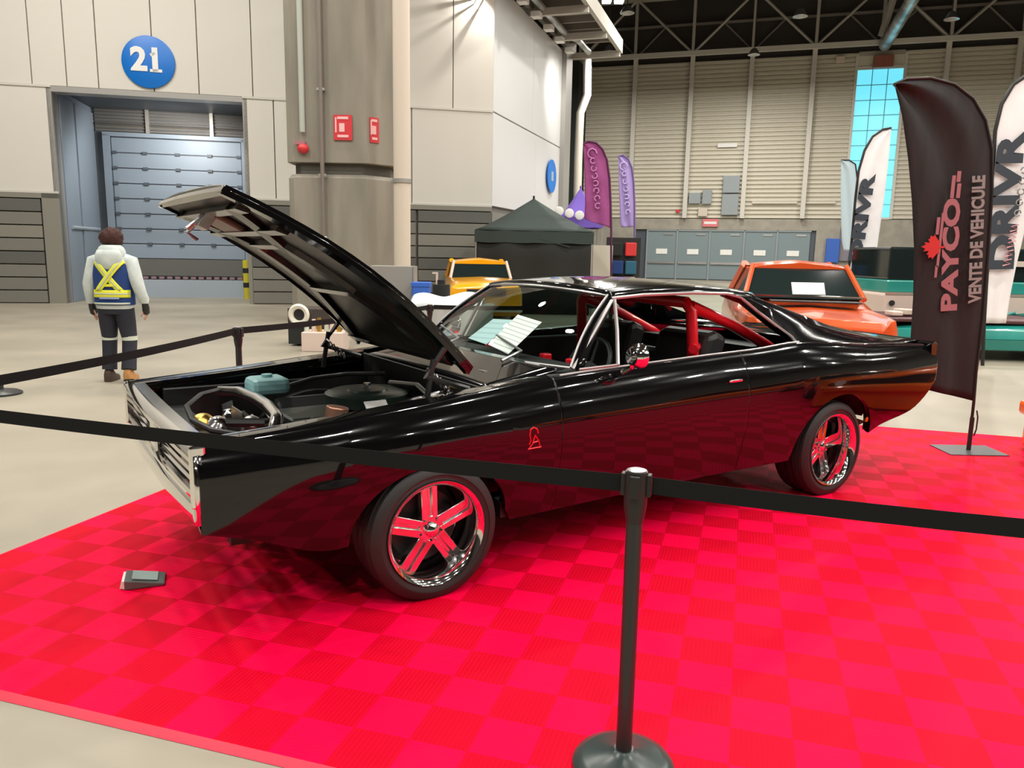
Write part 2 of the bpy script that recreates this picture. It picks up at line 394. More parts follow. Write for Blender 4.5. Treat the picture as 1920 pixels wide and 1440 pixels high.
for i in range(1, 8):
    b = MB(); b.x = FW
    for q in range(5): b.box((d0 + (d1 - d0) * q / 4 - .07 + (.07 if q == 0 else -.07 if q == 4 else 0), AD - .13, 1.2 + i * .455 - .05), (d0 + (d1 - d0) * q / 4 + .07 + (.07 if q == 0 else -.07 if q == 4 else 0), AD - .07, 1.2 + i * .455 + .03))
    b.obj('hinge_row', 'blued', door)
b = MB(); b.x = FW; b.box((d0, AD - .1, .66), (d1, AD - .04, 1.18)); b.obj('door_seal', 'board_b', door)
b = MB(); b.x = FW
for q in range(16): b.box((d0 + .1 + q * (d1 - d0) / 16, AD - .13, .56), (d0 + .25 + q * (d1 - d0) / 16, AD - .1, .64))
b.obj('hazard_strip', mat('faded_mauve', (.26, .15, .16), .6), door)
b = MB(); b.x = FW; b.box((d0, AD - .4, 0), (d1, AD - .03, .54)); b.obj('dock_plate', 'bluel', door)
t = thing('bollard', 'yellow bollard beside the grey-blue loading door', 'bollard', FW @ V((dR + .35, AD - .75, 0)))
b = MB(); b.cyl((0, 0, 0), (0, 0, 1.2), .12, n=16); b.obj('post', mat('bollard_yellow', (.52, .46, .03), .5), t, 35)
for z in (.35, .8): b = MB(); b.cyl((0, 0, z), (0, 0, z + .15), .125, n=16); b.obj('black_band', 'black', t, 35)
b = MB(); b.x = FW; b.tube([(dL - .06, .7, 2.05), (dL - .06, 3.1, 2.05)], .05); o = b.obj('rail', 'bluel', None, 35); setp(o, 'pale horizontal bumper rail on the blue-grey loading bay side', 'rail')
# numbered roundel
sc_ = on_line(279, 117, LA, LB)
sg = thing('round_sign', 'large round blue sign reading 21 above the loading door', 'sign', sc_ + wn * .06)
sm = frame((0, 0, 0), -wl, (0, 0, 1))
b = MB(); b.x = sm; b.lathe([(.001, 0), (.64, 0), (.66, -.01), (.66, -.05), (.001, -.05)], 40); b.obj('disc', 'signblue', sg, 35)
text('numerals', '21', .80, 'white', sm @ Matrix.Translation((-.03, .03, .012)), sg, .006, .032)
b = MB(); b.x = sm; b.cbox((.185, -.215, .012), (.30, .075, .012)); b.obj('numeral_foot', 'white', sg); b = MB(); b.x = sm; b.cbox((.12, .20, .012), (.13, .07, .012), rz=.5); b.obj('numeral_flag', 'white', sg)
# corner wall receding to the back, mezzanine over it
K2 = V((1.75, 31.2, 0)); rd = (K2 - K).normalized(); rn = V((rd.y, -rd.x, 0)); RL = (K2 - K).length
FR = Matrix(((rd.x, rn.x, 0, K.x), (rd.y, rn.y, 0, K.y), (0, 0, 1, 0), (0, 0, 0, 1)))   # y = out of the wall to the right
b = MB(); b.x = FR; b.box((0, -.4, 0), (RL, -.1, 9.3)); st(b.obj('wall_corner_backing', 'seam'))
b = MB(); b.x = FR
b.box((.01, -.12, ZS + .02), (RL / 2, 0, 9.2)); b.box((RL / 2 + .02, -.12, ZS + .02), (RL, 0, 9.2)); b.box((.01, -.12, ZP + .02), (RL * .56, 0, ZS - .02)); b.box((RL * .56 + .02, -.12, ZP + .02), (RL, 0, ZS - .02))
st(b.obj('wall_corner', mat('cool_wall_panel', (.60, .60, .60), .5), bevel=.01))
b = MB(); b.x = FR
for r in range(8): b.box((.01, -.12, r * .345 + .02), (RL, 0.01, r * .345 + .335))
st(b.obj('wall_corner_boards', 'board_a'))
b = MB(); b.x = FR; b.box((RL - .25, -.6, 0), (RL + .7, .18, 9.3)); st(b.obj('trim_5', 'conduit'))
s2 = FR @ V((RL * .80, .05, 4.42))
t = thing('round_sign', 'round blue sign seen edge-on behind the dark canopy tent', 'sign', s2)
sm = frame((0, 0, 0), rd, (0, 0, 1)); b = MB(); b.x = sm; b.lathe([(.001, 0), (.58, 0), (.6, .01), (.6, .05), (.001, .05)], 36); b.obj('disc', 'signblue', t, 35)
b = MB(); b.x = sm; b.cbox((0, 0, .055), (.28, .34, .01)); b.obj('pale_mark', 'bluel', t)
mz = thing('mezzanine', 'brown steel mezzanine walkway hung high over the corner wall', 'walkway', (K + rd * 1 + V((0, 0, 9.2))))
inv = Matrix.Translation(-V(mz.location))
b = MB(); b.x = inv @ FR; b.box((-2.6, .05, 9.75), (RL + 1.2, 1.95, 9.85)); b.obj('deck', 'catwalk', mz)
b = MB(); b.x = inv @ FR
for i in range(13): b.box((-2.4 + i * .88, .08, 9.5), (-2.3 + i * .88, 1.9, 9.75))
b.obj('joists', 'catwalk', mz)
for y, hh in ((.05, .45), (1.9, .5)):
    b = MB(); b.x = inv @ FR; b.box((-2.6, y, 9.3), (RL + 1.2, y + .14, 9.3 + hh)); b.obj('edge_beam', 'truss' if y > 1 else 'catwalk', mz)
for k in (-2.0, 0.3, 3.2, 6.2, 8.9):
    b = MB(); b.x = inv @ FR; b.box((k, .06, 9.12), (k + .16, 2.0, 9.34)); b.obj('cross_beam', 'truss', mz)
b = MB(); b.x = inv @ FR
b.tube([(-2.5, .5, 9.35), (6.5, .5, 9.35), (6.6, .9, 9.2), (8.4, .9, 9.2)], .11, 10); b.obj('service_pipe', 'galv', mz, 35)
b = MB(); b.x = inv @ FR
for k in range(5): b.box((1.4 + k * 1.5, .2, 9.02), (1.75 + k * 1.5, .5, 9.18))
b.obj('brackets', 'white', mz)
# housing and pegs added at the wash light; the pegs block it into streaks
t = thing('added_streak_fixture', 'small added fixture with light-blocking pegs high at the corner of the cream wall', 'lamp', WASH)
WI = Matrix.Translation(-V(WASH)) @ FW; wl0 = FW.inverted() @ V(WASH)
b = MB(); b.x = WI
b.cbox((wl0.x - .05, wl0.y, wl0.z + .25), (.12, .12, .06)); b.obj('housing', 'truss', t)
for ang, rr_ in ((16, .028), (34, .02), (58, .03)):
    a = math.radians(ang); b = MB(); b.x = WI; cx_, cz_ = wl0.x + .42 * math.cos(a), wl0.z - .42 * math.sin(a)
    b.cyl((cx_, -.02, cz_), (cx_, wl0.y - .25, cz_), rr_, n=8); b.tube([(cx_, wl0.y - .25, cz_), (wl0.x, wl0.y - .25, wl0.z + .25)], .012, 6); b.obj('streak_peg', 'truss', t)
# right (far) wall
RA, RB = 56.930, -.31761
xd = V((1, RB, 0)).normalized(); yo = V((RB, -1, 0)).normalized()
def rw(px, py=400): return on_line(px, py, RA, RB)
FA = Matrix(((xd.x, -yo.x, 0, 0), (xd.y, -yo.y, 0, RA), (0, 0, 1, 0), (0, 0, 0, 1)))    # local x along wall, y away, z up
def ta(px, py=400): return (rw(px, py) - V((0, RA, 0))).dot(xd)
X0, X1 = -8, 40
b = MB(); b.x = FA; b.box((X0, .3, 0), (X1, .6, 19)); st(b.obj('wall_right_backing', 'deck'))
dd0, dd1 = ta(1190, 480), ta(1527, 480)
b = MB(); b.x = FA; b.box((X0, 0, 0), (dd0, .3, 4.07)); b.box((dd1, 0, 0), (X1, .3, 4.07)); b.box((dd0, 0, 3.35), (dd1, .3, 4.07)); st(b.obj('wall_right', 'block'))
wx0, wx1 = ta(1596, 270), ta(1681, 270)
b = MB(); b.x = FA
n = 37; z0, z1 = 4.1, 14.2
for (a, c) in ((X0, wx0), (wx1, X1)):
    prof = []
    for i in range(n):
        z = z0 + (z1 - z0) * i / n; h = (z1 - z0) / n
        prof += [(.12, z), (.0, z + h * .12), (.02, z + h * .62), (.12, z + h * .78)]
    prof += [(.25, z1), (.25, z0)]
    b.prism(prof, a, c, 'x')
b.prism([(.12, 13.2), (0, 13.3), (0, 13.9), (.12, 14.2), (.2, 14.2), (.2, 13.2)], wx0, wx1, 'x')
st(b.obj('wall_right_louvers', 'slat'))
wp = [ta(p, 250) for p in (1188, 1292, 1402, 1516)]; stp = (wp[3] - wp[0]) / 3
posts = [wp[0] + stp * k for k in (-1, 0, 1, 2, 3, 5, 6, 7, 8)]
for p in posts:
    b = MB(); b.x = FA; b.box((p - .14, -.4, 4.1), (p + .14, -.16, 14.6)); b.box((p - .05, -.2, 4.1), (p + .05, .1, 14.6)); st(b.obj('trim_6', 'post'))
win = thing('window_1', None, None); win['kind'] = 'structure'
b = MB(); b.x = FA; b.box((wx0, .1, 4.1), (wx1, .14, 13.1)); b.obj('pane', 'blueglass', win)
b = MB(); b.x = FA
for i in range(1, 10): z = 4.1 + 9 * i / 10 * 1.0; b.box((wx0, .04, z - .02), (wx1, .1, z + .02))
for i in (1, 2): x = wx0 + (wx1 - wx0) * i / 3; b.box((x - .02, .04, 4.1), (x + .02, .1, 13.1))
b.obj('glazing_bars', mat('blue_glazing_bar', (.16, .42, .5), .5), win)  # glazing bars in a muted blue
b = MB(); b.x = FA
b.box((wx0 - .16, -.05, 4.1), (wx0, .2, 14)); b.box((wx1, -.05, 4.1), (wx1 + .16, .2, 14)); b.box((wx0, -.05, 13.1), (wx1, .2, 13.3)); b.box((wx0, -.05, 4.07), (wx1, .2, 4.2)); b.obj('window_frame', 'post', win)
# truss on the wall
tr = thing('roof_truss', 'long steel roof truss crossing above the louvered wall', 'truss', FA @ V((8, -.6, 14.4)))
TI = Matrix.Translation(-V(tr.location)) @ FA
for z, nm in ((14.5, 'bottom_chord'), (18.0, 'top_chord')):
    b = MB(); b.x = TI; b.box((X0, -.75, z - .14), (X1, -.45, z + .14)); b.obj(nm, 'post' if z < 15 else 'truss', tr)
tb = wp[0] - stp
for k in range(-2, 9):
    x = tb + stp * k
    b = MB(); b.x = TI; b.box((x - .09, -.7, 14.5), (x + .09, -.5, 18)); b.obj('vertical', 'truss', tr)
    b = MB(); b.x = TI
    u, v = ((x, 18.0), (x + stp, 14.5)) if k % 2 else ((x, 14.5), (x + stp, 18.0))
    b.tube([(u[0], -.6, u[1]), (v[0], -.6, v[1])], .085, 6); b.obj('diagonal', 'truss', tr)
t2 = thing('roof_truss', 'second fainter steel truss just behind the long roof truss', 'truss', FA @ V((8, -.1, 14.4))); 
TI2 = Matrix.Translation(-V(t2.location)) @ FA
for k in range(-2, 9):
    x = tb + stp * k
    b = MB(); b.x = TI2
    u, v = ((x, 14.6), (x + stp * .5, 16.4)) ; b.tube([(u[0], 0, u[1]), (v[0], 0, v[1])], .06, 6)
    b.tube([(x, 0, 14.6), (x - stp * .5, 0, 16.4)], .06, 6); b.obj('diagonal', 'catwalk', t2)
b = MB(); b.x = TI2; b.box((X0, -.05, 16.35), (X1, .05, 16.5)); b.obj('chord', 'catwalk', t2)
# round duct coming towards the camera
pa = rw(1655, 92) + yo * .9; dd = ray(1722, -20); pb = V((0, 0, CAMZ)) + dd * ((15.2 - CAMZ) / dd.z)
b = MB(); b.tube([pa, pb, pb + (pb - pa) * .3], .34, 16)
o = b.obj('duct', 'galv', None, 35); setp(o, 'round galvanised duct running out from the top of the window', 'duct')
pa2 = rw(1646, 80) + yo * 1.5
b = MB(); b.tube([pa2, pa2 + V((.8, -1.0, 5))], .22, 8); o = b.obj('beam', 'truss', None, 35); setp(o, 'steep grey beam rising beside the galvanised duct', 'beam')
# doors in the far wall
ed = [ta(p, 480) for p in (1212, 1268, 1329, 1393, 1455, 1518)]
b = MB(); b.x = FA; b.box((dd0, .2, 0), (dd1, .3, 3.35)); st(b.obj('trim_7', 'blued'))
for i, (a, c) in enumerate(zip(ed, ed[1:])):
    d = thing('door_%d' % (i + 2), None, None); d['kind'] = 'structure'
    b = MB(); b.x = FA; b.box((a + .05, .1, .05), (c - .05, .18, 3.25)); b.obj('door_leaf', 'doorgrey', d)
    b = MB(); b.x = FA; b.box((a - .05, .02, 0), (a + .05, .2, 3.35)); b.box((a, .02, 3.25), (c, .2, 3.35)); b.obj('door_frame', 'greybox', d)
    b = MB(); b.x = FA; b.box((a + .12, .0, 1.05), (c - .12, .08, 1.2)); b.obj('push_bar', 'brushed', d)
    b = MB(); b.x = FA; b.box(((a + c) / 2 - .38, .06, 1.7), ((a + c) / 2 + .38, .1, 2.05)); b.obj('notice', 'sheet', d)
    b = MB(); b.x = FA; b.box((c - .9, .05, 2.98), (c - .3, .1, 3.08)); b.obj('door_closer', 'brushed', d)
p = rw(1332, 418); t = thing('sign', 'pink-red sign on the concrete over the grey doors', 'sign', p + yo * .1)
sm = frame((0, 0, 0), xd, (0, 0, 1))
b = MB(); b.x = sm; b.cbox((0, 0, 0), (1.0, .5, .12)); b.obj('box', mat('pink_red_sign', (.70, .18, .2), .5), t); b = MB(); b.x = sm; b.cbox((0, 0, .065), (.8, .16, .01)); b.obj('pale_strip', 'white', t)
def wallbox(name, px, py, w, h, dp, m, label, cat):
    p = rw(px, py); b = MB(); b.x = frame(p + yo * (dp / 2 + .02), xd, (0, 0, 1)); b.cbox((0, 0, 0), (w, h, dp))
    return setp(b.obj(name, m, bevel=.02), label, cat)
t = thing('electrical_cabinet', 'tall grey electrical cabinet on the louvered wall', 'cabinet', rw(1370, 368) + yo * .02)
for z, h in ((.75, 1.1), (-.55, 1.35)):
    b = MB(); b.x = frame((yo * .15)[:], xd, (0, 0, 1)); b.cbox((0, z, 0), (1.05, h, .3)); b.obj('cabinet_door', 'greybox', t, bevel=.02)
wallbox('switch_box', 1303, 372, .75, .7, .25, 'greybox', 'grey switch box left of the tall electrical cabinet, the left one', 'switch box')
wallbox('switch_box', 1326, 370, .6, .9, .25, 'greybox', 'grey switch box nearest the tall electrical cabinet', 'switch box')
wallbox('junction_box', 1318, 398, .6, .55, .2, 'pipe', 'cream junction box under the grey switch boxes', 'junction box')
wallbox('wall_light', 1364, 273, 1.25, .25, .15, 'white', 'white strip fitting high on the louvered wall', 'light fitting')
wallbox('rail', 1452, 380, 2.8, .16, .15, 'slat', 'cream horizontal rail low on the louvers, longer one', 'rail')
wallbox('rail', 1538, 380, 1.8, .16, .15, 'slat', 'cream horizontal rail low on the louvers, shorter one', 'rail')
wallbox('fire_bell', 1271, 396, .22, .22, .15, 'redsign', 'small dark red bell on the louvered wall', 'bell')
wallbox('floodlight', 1575, 113, .5, .35, .3, 'cream', 'small cream floodlight just left of the tall window top', 'light')
wallbox('roof_heater', 1655, 118, 1.1, .7, .5, mat('rust_red', (.30, .10, .07), .6), 'rust red unit over the top of the tall window', 'heater')
wallbox('recycling_bin', 1560, 470, .8, 1.5, .4, 'bluep', 'blue bin standing by the far concrete wall', 'bin')
wallbox('wall_panel', 1587, 457, .8, 2.2, .2, mat('mauve_grey', (.22, .20, .23), .7), 'mauve grey panel beside the blue bin', 'panel')
# white pipe near the left end of the far wall, dark box standing in for the shaded gap behind
b = MB(); b.x = FA; b.box((ta(1062), -2.5, 4), (ta(1093), -.1, 14)); st(b.obj('trim_gap_shade', mat('dark_green_gap_shade', (.02, .025, .02), .9)))
pts = [at_y(x, y, 46) for x, y in ((1101, 110), (1101, 178), (1088, 212), (1084, 300), (1082, 400))]
b = MB(); b.tube(pts, .24, 12); o = b.obj('drain_pipe', mat('off_white_pipe', (.70, .66, .58), .5), None, 35); setp(o, 'off-white rain pipe with a kink at the left of the louvers', 'pipe')
b = MB(); b.box((-32.3, -22, 0), (-32, 66, 18.9)); st(b.obj('wall_outer_left', 'board_a'))
b = MB(); b.box((-32, -22.3, 0), (45, -22, 18.9)); st(b.obj('wall_behind', 'deck'))  # unseen wall, coloured dark to simulate the dim hall
b = MB(); b.box((45, -22, 0), (45.3, 66, 18.9)); st(b.obj('wall_outer_right', 'board_a'))

# concrete column with services
CY = 16.6
cl, cr = at_y(541, 450, CY).x, at_y(735, 450, CY).x; cm = at_y(690, 450, CY).x
col = thing('concrete_column', 'massive board-marked concrete column with a groove at mid height', 'column', ((cl + cr) / 2, CY + 1, 0)); cx = (cl + cr) / 2
ch = cr - cm; wd = (cr - cl) / 2
def octo(w, y0, y1, c, z): return [(-w, y0 + c * .3, z), (-w + c * .3, y0, z), (w - c, y0, z), (w, y0 + c, z), (w, y1, z), (-w, y1, z)]
b = MB(); b.loft([octo(wd, -1, 1.2, ch, 0), octo(wd, -1, 1.2, ch, 3.05), octo(wd - .06, -.94, 1.14, ch, 3.13)]); b.obj('lower_shaft', 'concrete', col, bevel=.01)
b = MB(); b.loft([octo(wd - .12, -.88, 1.1, ch, 3.1), octo(wd - .12, -.88, 1.1, ch, 3.4)]); b.obj('groove', mat('groove_concrete', (.10, .095, .08), .9), col)
b = MB(); b.loft([octo(wd + .01, -1.02, 1.2, ch, 3.36), octo(wd + .01, -1.02, 1.2, ch, 13)]); b.obj('upper_shaft', 'concrete', col, bevel=.01)
def on_col(px, py): return at_y(px, py, CY)
def lite_tube(name, pts, r, m, label, cat): b = MB(); b.tube(pts, r, 10); return setp(b.obj(name, m, None, 35), label, cat)
x1 = on_col(604, 200).x
t = thing('conduit', 'brown conduit running down the column to a small white box', 'conduit', (x1, CY - .1, 1.6))
b = MB(); b.tube([(0, 0, .2), (0, 0, 12)], .045, 8); b.obj('tube', mat('brown_conduit', (.19, .16, .14), .5), t, 35)
b = MB(); b.cbox((0, 0, .12), (.13, .1, .26)); b.obj('white_box', 'white', t, bevel=.02)
b = MB()
for z in (1.5, 3.2, 5.2, 7): b.cbox((0, .02, z), (.16, .08, .05))
b.obj('clamps', 'conduit', t)
x2 = on_col(567, 150).x
lite_tube('conduit', [(x2, CY - .1, 3.95), (x2, CY - .1, 9)], .055, mat('pale_conduit', (.42, .45, .40), .5), 'pale conduit ending at the red bell on the column', 'conduit')
pb_ = on_col(568, 277); t = thing('fire_bell', 'red fire bell on the left of the concrete column', 'bell', (pb_.x, CY - .1, pb_.z))
b = MB(); b.cbox((-.02, 0, .08), (.2, .12, .07)); b.obj('bracket', 'pinkprint', t); b = MB(); b.ell((.03, 0, -.03), (.12, .12, .1)); b.obj('gong', 'redsign', t, 'all')
ps = on_col(644, 240)
for (lab, rz, loc, wdt) in (('red square fire equipment sign on the front of the column', 0, (ps.x, CY - .05, ps.z), .38), ('narrow red fire equipment sign on the chamfer of the column', math.atan2(ch, ch), (cx + wd - ch * .72, CY - .02 + ch * .28 - .03, ps.z - .02), .22)):
    t = thing('fire_sign', lab, 'sign', loc, rz)
    b = MB(); b.cbox((0, 0, 0), (wdt, .02, .5)); b.obj('plate', 'redsign', t)
    b = MB(); b.cbox((-.02, -.012, .0), (.11, .01, .17)); b.cbox((.0, -.012, -.17), (wdt * .6, .01, .05)); b.cbox((.0, -.012, .19), (wdt * .6, .01, .05)); b.cbox((-wdt * .38, -.012, .05), (.03, .01, .3)); b.obj('pictogram', mat('pink_white', (.85, .5, .5), .5), t)
# cream pipe beside the column
px_ = at_y(753, 200, 16.3)
t = thing('down_pipe', 'thick cream pipe standing between the column and the wall', 'pipe', (px_.x, 16.3, 0))
b = MB(); b.cyl((0, 0, 0), (0, 0, 13), .172, n=24); b.obj('tube', 'pipe', t, 35)
for z in (2.95, 6.7, 9): b = MB(); b.cyl((0, 0, z), (0, 0, z + .08), .195, n=24); b.box((-.23, -.0, z), (0, .04, z + .06)); b.obj('clamp', 'conduit', t, 35)
for (x, y) in LAMPS:
    t = thing('high_bay_lamp', 'round high bay lamp hanging under the hall roof', 'lamp', (x, y, LAMP_Z), 0, 'high bay lamps')
    b = MB(); b.lathe([(.05, .35), (.14, .3), (.34, 0), (.33, -.02), (.1, .1)], 16); b.obj('shade', 'brushed', t, 35); b = MB(); b.cyl((0, 0, .33), (0, 0, 18.58 - LAMP_Z), .02, n=6); b.obj('cord', 'deck', t)
# two lit lamps near the top edge of the view
q = at_y(1148, 3, 42)
for dx in (-.28, .35):
    t = thing('strip_lamp', 'lit lamp at the top edge, %s of the pair over the truss' % ('left' if dx < 0 else 'right'), 'lamp', (q.x + dx, 42, q.z))
    b = MB(); b.cbox((0, 0, .12), (.5, .5, .14)); b.obj('housing', 'truss', t); b = MB(); b.cbox((0, 0, 0), (.42, .42, .1)); b.obj('lens', 'lampglow', t)

# ================================================================== THE BLACK CAR   local: x = s (0 front axle, + to the rear), y = away from the camera, z up
TH = math.radians(33.80)
car = thing('muscle_car', 'glossy black two-door muscle car with its hood raised on the red mat', 'car', (-.8895, 4.0841, 0), TH)
def tab(*a): return list(zip(a[::2], a[1::2]))
Wt = tab(-.95, .912, -.6, .932, 0, .953, .6, .945, 1.2, .932, 1.9, .93, 2.4, .95, 2.97, .972, 3.6, .955, 4.3, .90)
ZCt = tab(-.95, .70, 0, .73, 1, .74, 2, .76, 3, .80, 4.3, .80)
ZSt = tab(-.95, .825, -.4, .862, .1, .905, .75, .962, 1.3, .985, 1.73, 1.0, 2.3, 1.02, 2.69, 1.045, 3.0, 1.035, 3.4, 1.005, 3.8, .985, 4.3, .955)
Dt = tab(-.95, .05, 0, .07, .75, .085, 2, .085, 3, .11, 3.6, .10, 4.3, .06)
ZBt = tab(-.95, .50, -.75, .44, -.45, .33, .45, .29, 2.5, .30, 3.35, .36, 3.6, .44, 4.0, .50, 4.2, .60, 4.3, .70)
def Yb(s, z):
    W, zc, zs = lerp(Wt, s), lerp(ZCt, s), lerp(ZSt, s)
    if z < zc: return W - (.02 + .055 * max(0, min(1, s + .95))) * ((zc - z) / max(zc - .3, .05)) ** 1.8
    return W - lerp(Dt, s) * ((z - zc) / (zs - zc)) ** 1.9
ARCH = ((.045, .405, .645, .33), (3.05, .425, .71, .33))      # centre, half length, top z, base z
def Zb(s):
    z = lerp(ZBt, s)
    for c, a, t, b0 in ARCH:
        if abs(s - c) < a: z = max(z, b0 + (t - b0) * math.sqrt(max(0, 1 - ((s - c) / a) ** 2)))
    return z
def stations(s0, s1):
    xs = [s0, s1, s0 + .004, s0 + .009, s1 - .004, s1 - .009]; k = s0
    while k < s1: xs.append(k); k += .06
    for c, a, t, b0 in ARCH:
        for i in range(41):
            q = c - a * math.cos(PI * i / 40)
            if s0 < q < s1: xs.append(q)
    xs = sorted(set(round(q, 4) for q in xs)); out = [xs[0]]
    for q in xs[1:]:
        if q - out[-1] > .003: out.append(q)
    out[-1] = s1
    return out
def side_panel(name, s0, s1, top, sg, parent=None):
    """sg = -1 camera side, +1 far side. top(s) -> list of (y, z) added after the shoulder going inwards"""
    b = MB(); secs = []
    for s in stations(s0, s1):
        zb, zs = Zb(s), lerp(ZSt, s); n = 14
        pts = [(Yb(s, zb) - .05, zb + .015), (Yb(s, zb) - .012, zb - .004)]
        pts += [(Yb(s, zb + (zs - zb) * i / n), zb + (zs - zb) * i / n) for i in range(n + 1)]
        pts += top(s, pts[-1])
        secs.append([(s, sg * y, z) for y, z in pts])
    b.loft(secs, caps=False, closed=False)
    return b.obj(name, 'paint', parent or car, 50, solid=.006)
def top_front(s, p): return [(p[0] - .012, p[1] + .007), (p[0] - .03, p[1] + .010), (.735, p[1] + .004), (.725, p[1] - .012), (.72, p[1] - .05)] if s < .41 else [(p[0] - .012, p[1] + .007), (p[0] - .03, p[1] + .010), (.785, p[1] + .012), (.775, p[1] + .012), (.765, p[1] + .012)]
def top_door(s, p): return [(p[0] - .012, p[1] + .006), (p[0] - .028, p[1] + .008), (p[0] - .035, p[1] - .02)]
def top_q(s, p):
    if s < 2.66: return top_door(s, p)
    return [(p[0] - .015, p[1] + .006), (p[0] - .04, p[1] + .009), (.76, p[1] + .006 + .0 * s)]
for sg in (-1, 1):
    side_panel('front_fender', -.95, .744, top_front, sg)
    side_panel('door', .747, 2.138, top_door, sg)
    side_panel('quarter_panel', 2.141, 4.30, top_q, sg)
# rocker boards, underbody, wheel houses
b = MB(); b.prism([(-.55, .44), (-.42, .40), (-.42, .6), (.42, .6), (.42, .33), (2.56, .33), (2.56, .68), (3.44, .68), (3.44, .42), (4.2, .55), (4.2, .6), (-.55, .6)], -.60, .60); b.obj('underbody', 'inner', car)
for c in (.045, 3.05):
    for sg in (-1, 1):
        b = MB(); pts = [(c - .46 * math.cos(PI * i / 20), .30 + .44 * math.sin(PI * i / 20)) for i in range(2, 19 if c < 1 else 18)]
        b.loft([[(x, sg * .60, z), (x, sg * (.90 if z > .5 else .85), z)] for x, z in pts], caps=False, closed=False)
        b.poly([(pts[0][0] - .03, sg * .60, .27)] + [(x, sg * .60, z) for x, z in pts] + [(pts[-1][0] + .03 + (.45 if c > 1 else 0), sg * .60, .36 if c > 1 else .27), (pts[-1][0], sg * .60, .27)]); b.obj('wheel_house', 'inner', car)
for sg in (-1, 1):
    b = MB(); b.prism([(.44, .30), (2.55, .31), (2.55, .38), (.44, .38)], sg * .70, sg * .86); b.obj('rocker', 'inner', car)
# front end
def arcs(y0, y1, n=24): return [y0 + (y1 - y0) * i / n for i in range(n + 1)]
def bow(y, a): return a * (1 - (y / .9) ** 2)       # nose plan curve: centre further forward
def nose_bar(name, prof, w, m, b0=.02, smooth=40, parent=None):
    b = MB(); b.loft([[(p - bow(y, b0), y, z) for p, z in prof] for y in arcs(-w, w)]); return b.obj(name, m, parent or car, smooth)
nose_bar('bumper', [(-.90, .53), (-.945, .522), (-.965, .535), (-.972, .565), (-.965, .60), (-.945, .615), (-.90, .615)], .875, 'chrome')
nose_bar('grille_top_trim', [(-.93, .79), (-.965, .795), (-.975, .815), (-.955, .835), (-.93, .838)], .86, 'chrome')
nose_bar('grille_bottom_trim', [(-.93, .615), (-.96, .618), (-.962, .632), (-.93, .636)], .86, 'chrome')
nose_bar('header_panel', [(-.95, .832), (-.885, .84), (-.885, .82), (-.95, .80)], .72, 'alloy', .01)
for sg in (-1, 1):
    b = MB(); b.loft([[(x, sg * y, .528), (x, sg * y, .80)] for x, y in ((-.955, .855), (-.962, .875), (-.955, .89), (-.935, .895))], caps=False, closed=False); b.obj('bumper_end', 'chrome', car, 50, solid=.01)
    b = MB(); b.cbox((-.945, sg * .868, .715), (.06, .03, .25)); b.obj('grille_side_trim', 'chrome', car, bevel=.01)
    b = MB(); b.loft([[(-.915 - bow(y, .02), sg * y, .635), (-.915 - bow(y, .02), sg * y, .785), (-.89, sg * y, .785), (-.89, sg * y, .635)] for y in (.46, .6, .72, .845)]); b.obj('headlight_door', mat('smoked_grille', (.10, .085, .09), .12, .7), car, 40)
    for k in range(4):
        b = MB(); b.loft([[(-.925 - bow(y, .02), sg * y, .655 + k * .036), (-.937 - bow(y, .02), sg * y, .661 + k * .036), (-.925 - bow(y, .02), sg * y, .667 + k * .036)] for y in (.1, .3, .5, .7, .85)]); b.obj('grille_bar', 'chrome', car, 40)
b = MB(); b.box((-.90, -.85, .62), (-.87, .85, .79)); b.obj('grille_backing', 'inner', car)
b = MB(); b.cbox((-.955, 0, .71), (.03, .14, .17)); b.obj('grille_center', 'alloy', car, bevel=.01)
# engine bay
b = MB(); b.box((.40, -.74, .36), (.44, .74, .93)); b.obj('firewall', 'inner', car)
for sg in (-1, 1): b = MB(); b.box((-.80, sg * .66, .36), (.42, sg * .72, .80)); b.obj('inner_fender', 'inner', car)
b = MB(); b.box((-.885, -.72, .56), (-.86, .72, .80)); b.box((-.80, -.66, .68), (-.70, .66, .71)); b.obj('radiator_support', 'satin', car, bevel=.006)
rad = MB(); rad.box((-.74, -.34, .42), (-.68, .34, .68)); rad = rad.obj('radiator', 'iron', car, bevel=.01)
b = MB()
for k in range(14): b.box((-.676, -.32 + k * .048, .44), (-.672, -.30 + k * .048, .66))
b.obj('core_fins', 'brushed', rad)
b = MB(); b.tube([(-.50, .58, .795), (-.66, .42, .80), (-.79, .12, .80), (-.83, -.22, .80), (-.79, -.42, .79), (-.70, -.52, .78)], .014, 8); b.obj('wiring_loom', 'iron', car, 40)
fan = MB(); fan.x = Matrix.Translation((-.60, -.0, .60)) @ Matrix.Rotation(PI / 2, 4, 'Y')
for k in range(7):
    a = 2 * PI * k / 7; fan.cbox((.13 * math.cos(a), .13 * math.sin(a), 0), (.2, .07, .008), rz=a, rx=.5)
fan.cyl((0, 0, -.02), (0, 0, .03), .05); fan.obj('fan', 'brushed', car)
b = MB(); b.box((-.36, -.16, .42), (.26, .16, .74)); b.box((-.30, -.30, .5), (.22, .30, .68)); b.obj('engine_block', mat('engine_green_black', (.012, .02, .016), .4), car, bevel=.02)
for sg in (-1, 1):
    b = MB(); b.x = Matrix.Translation((-.03, sg * .25, .70)) @ Matrix.Rotation(sg * .5, 4, 'X'); b.cbox((0, 0, 0), (.56, .15, .10)); vc = b.obj('valve_cover', 'satin', car, bevel=.02)
    for k in range(4):
        b = MB(); b.tube([(-.22 + k * .14, sg * .32, .64), (-.21 + k * .14, sg * .42, .60), (-.18 + k * .12, sg * .45, .50)], .024, 8); b.obj('header_pipe', 'brushed', car, 40)
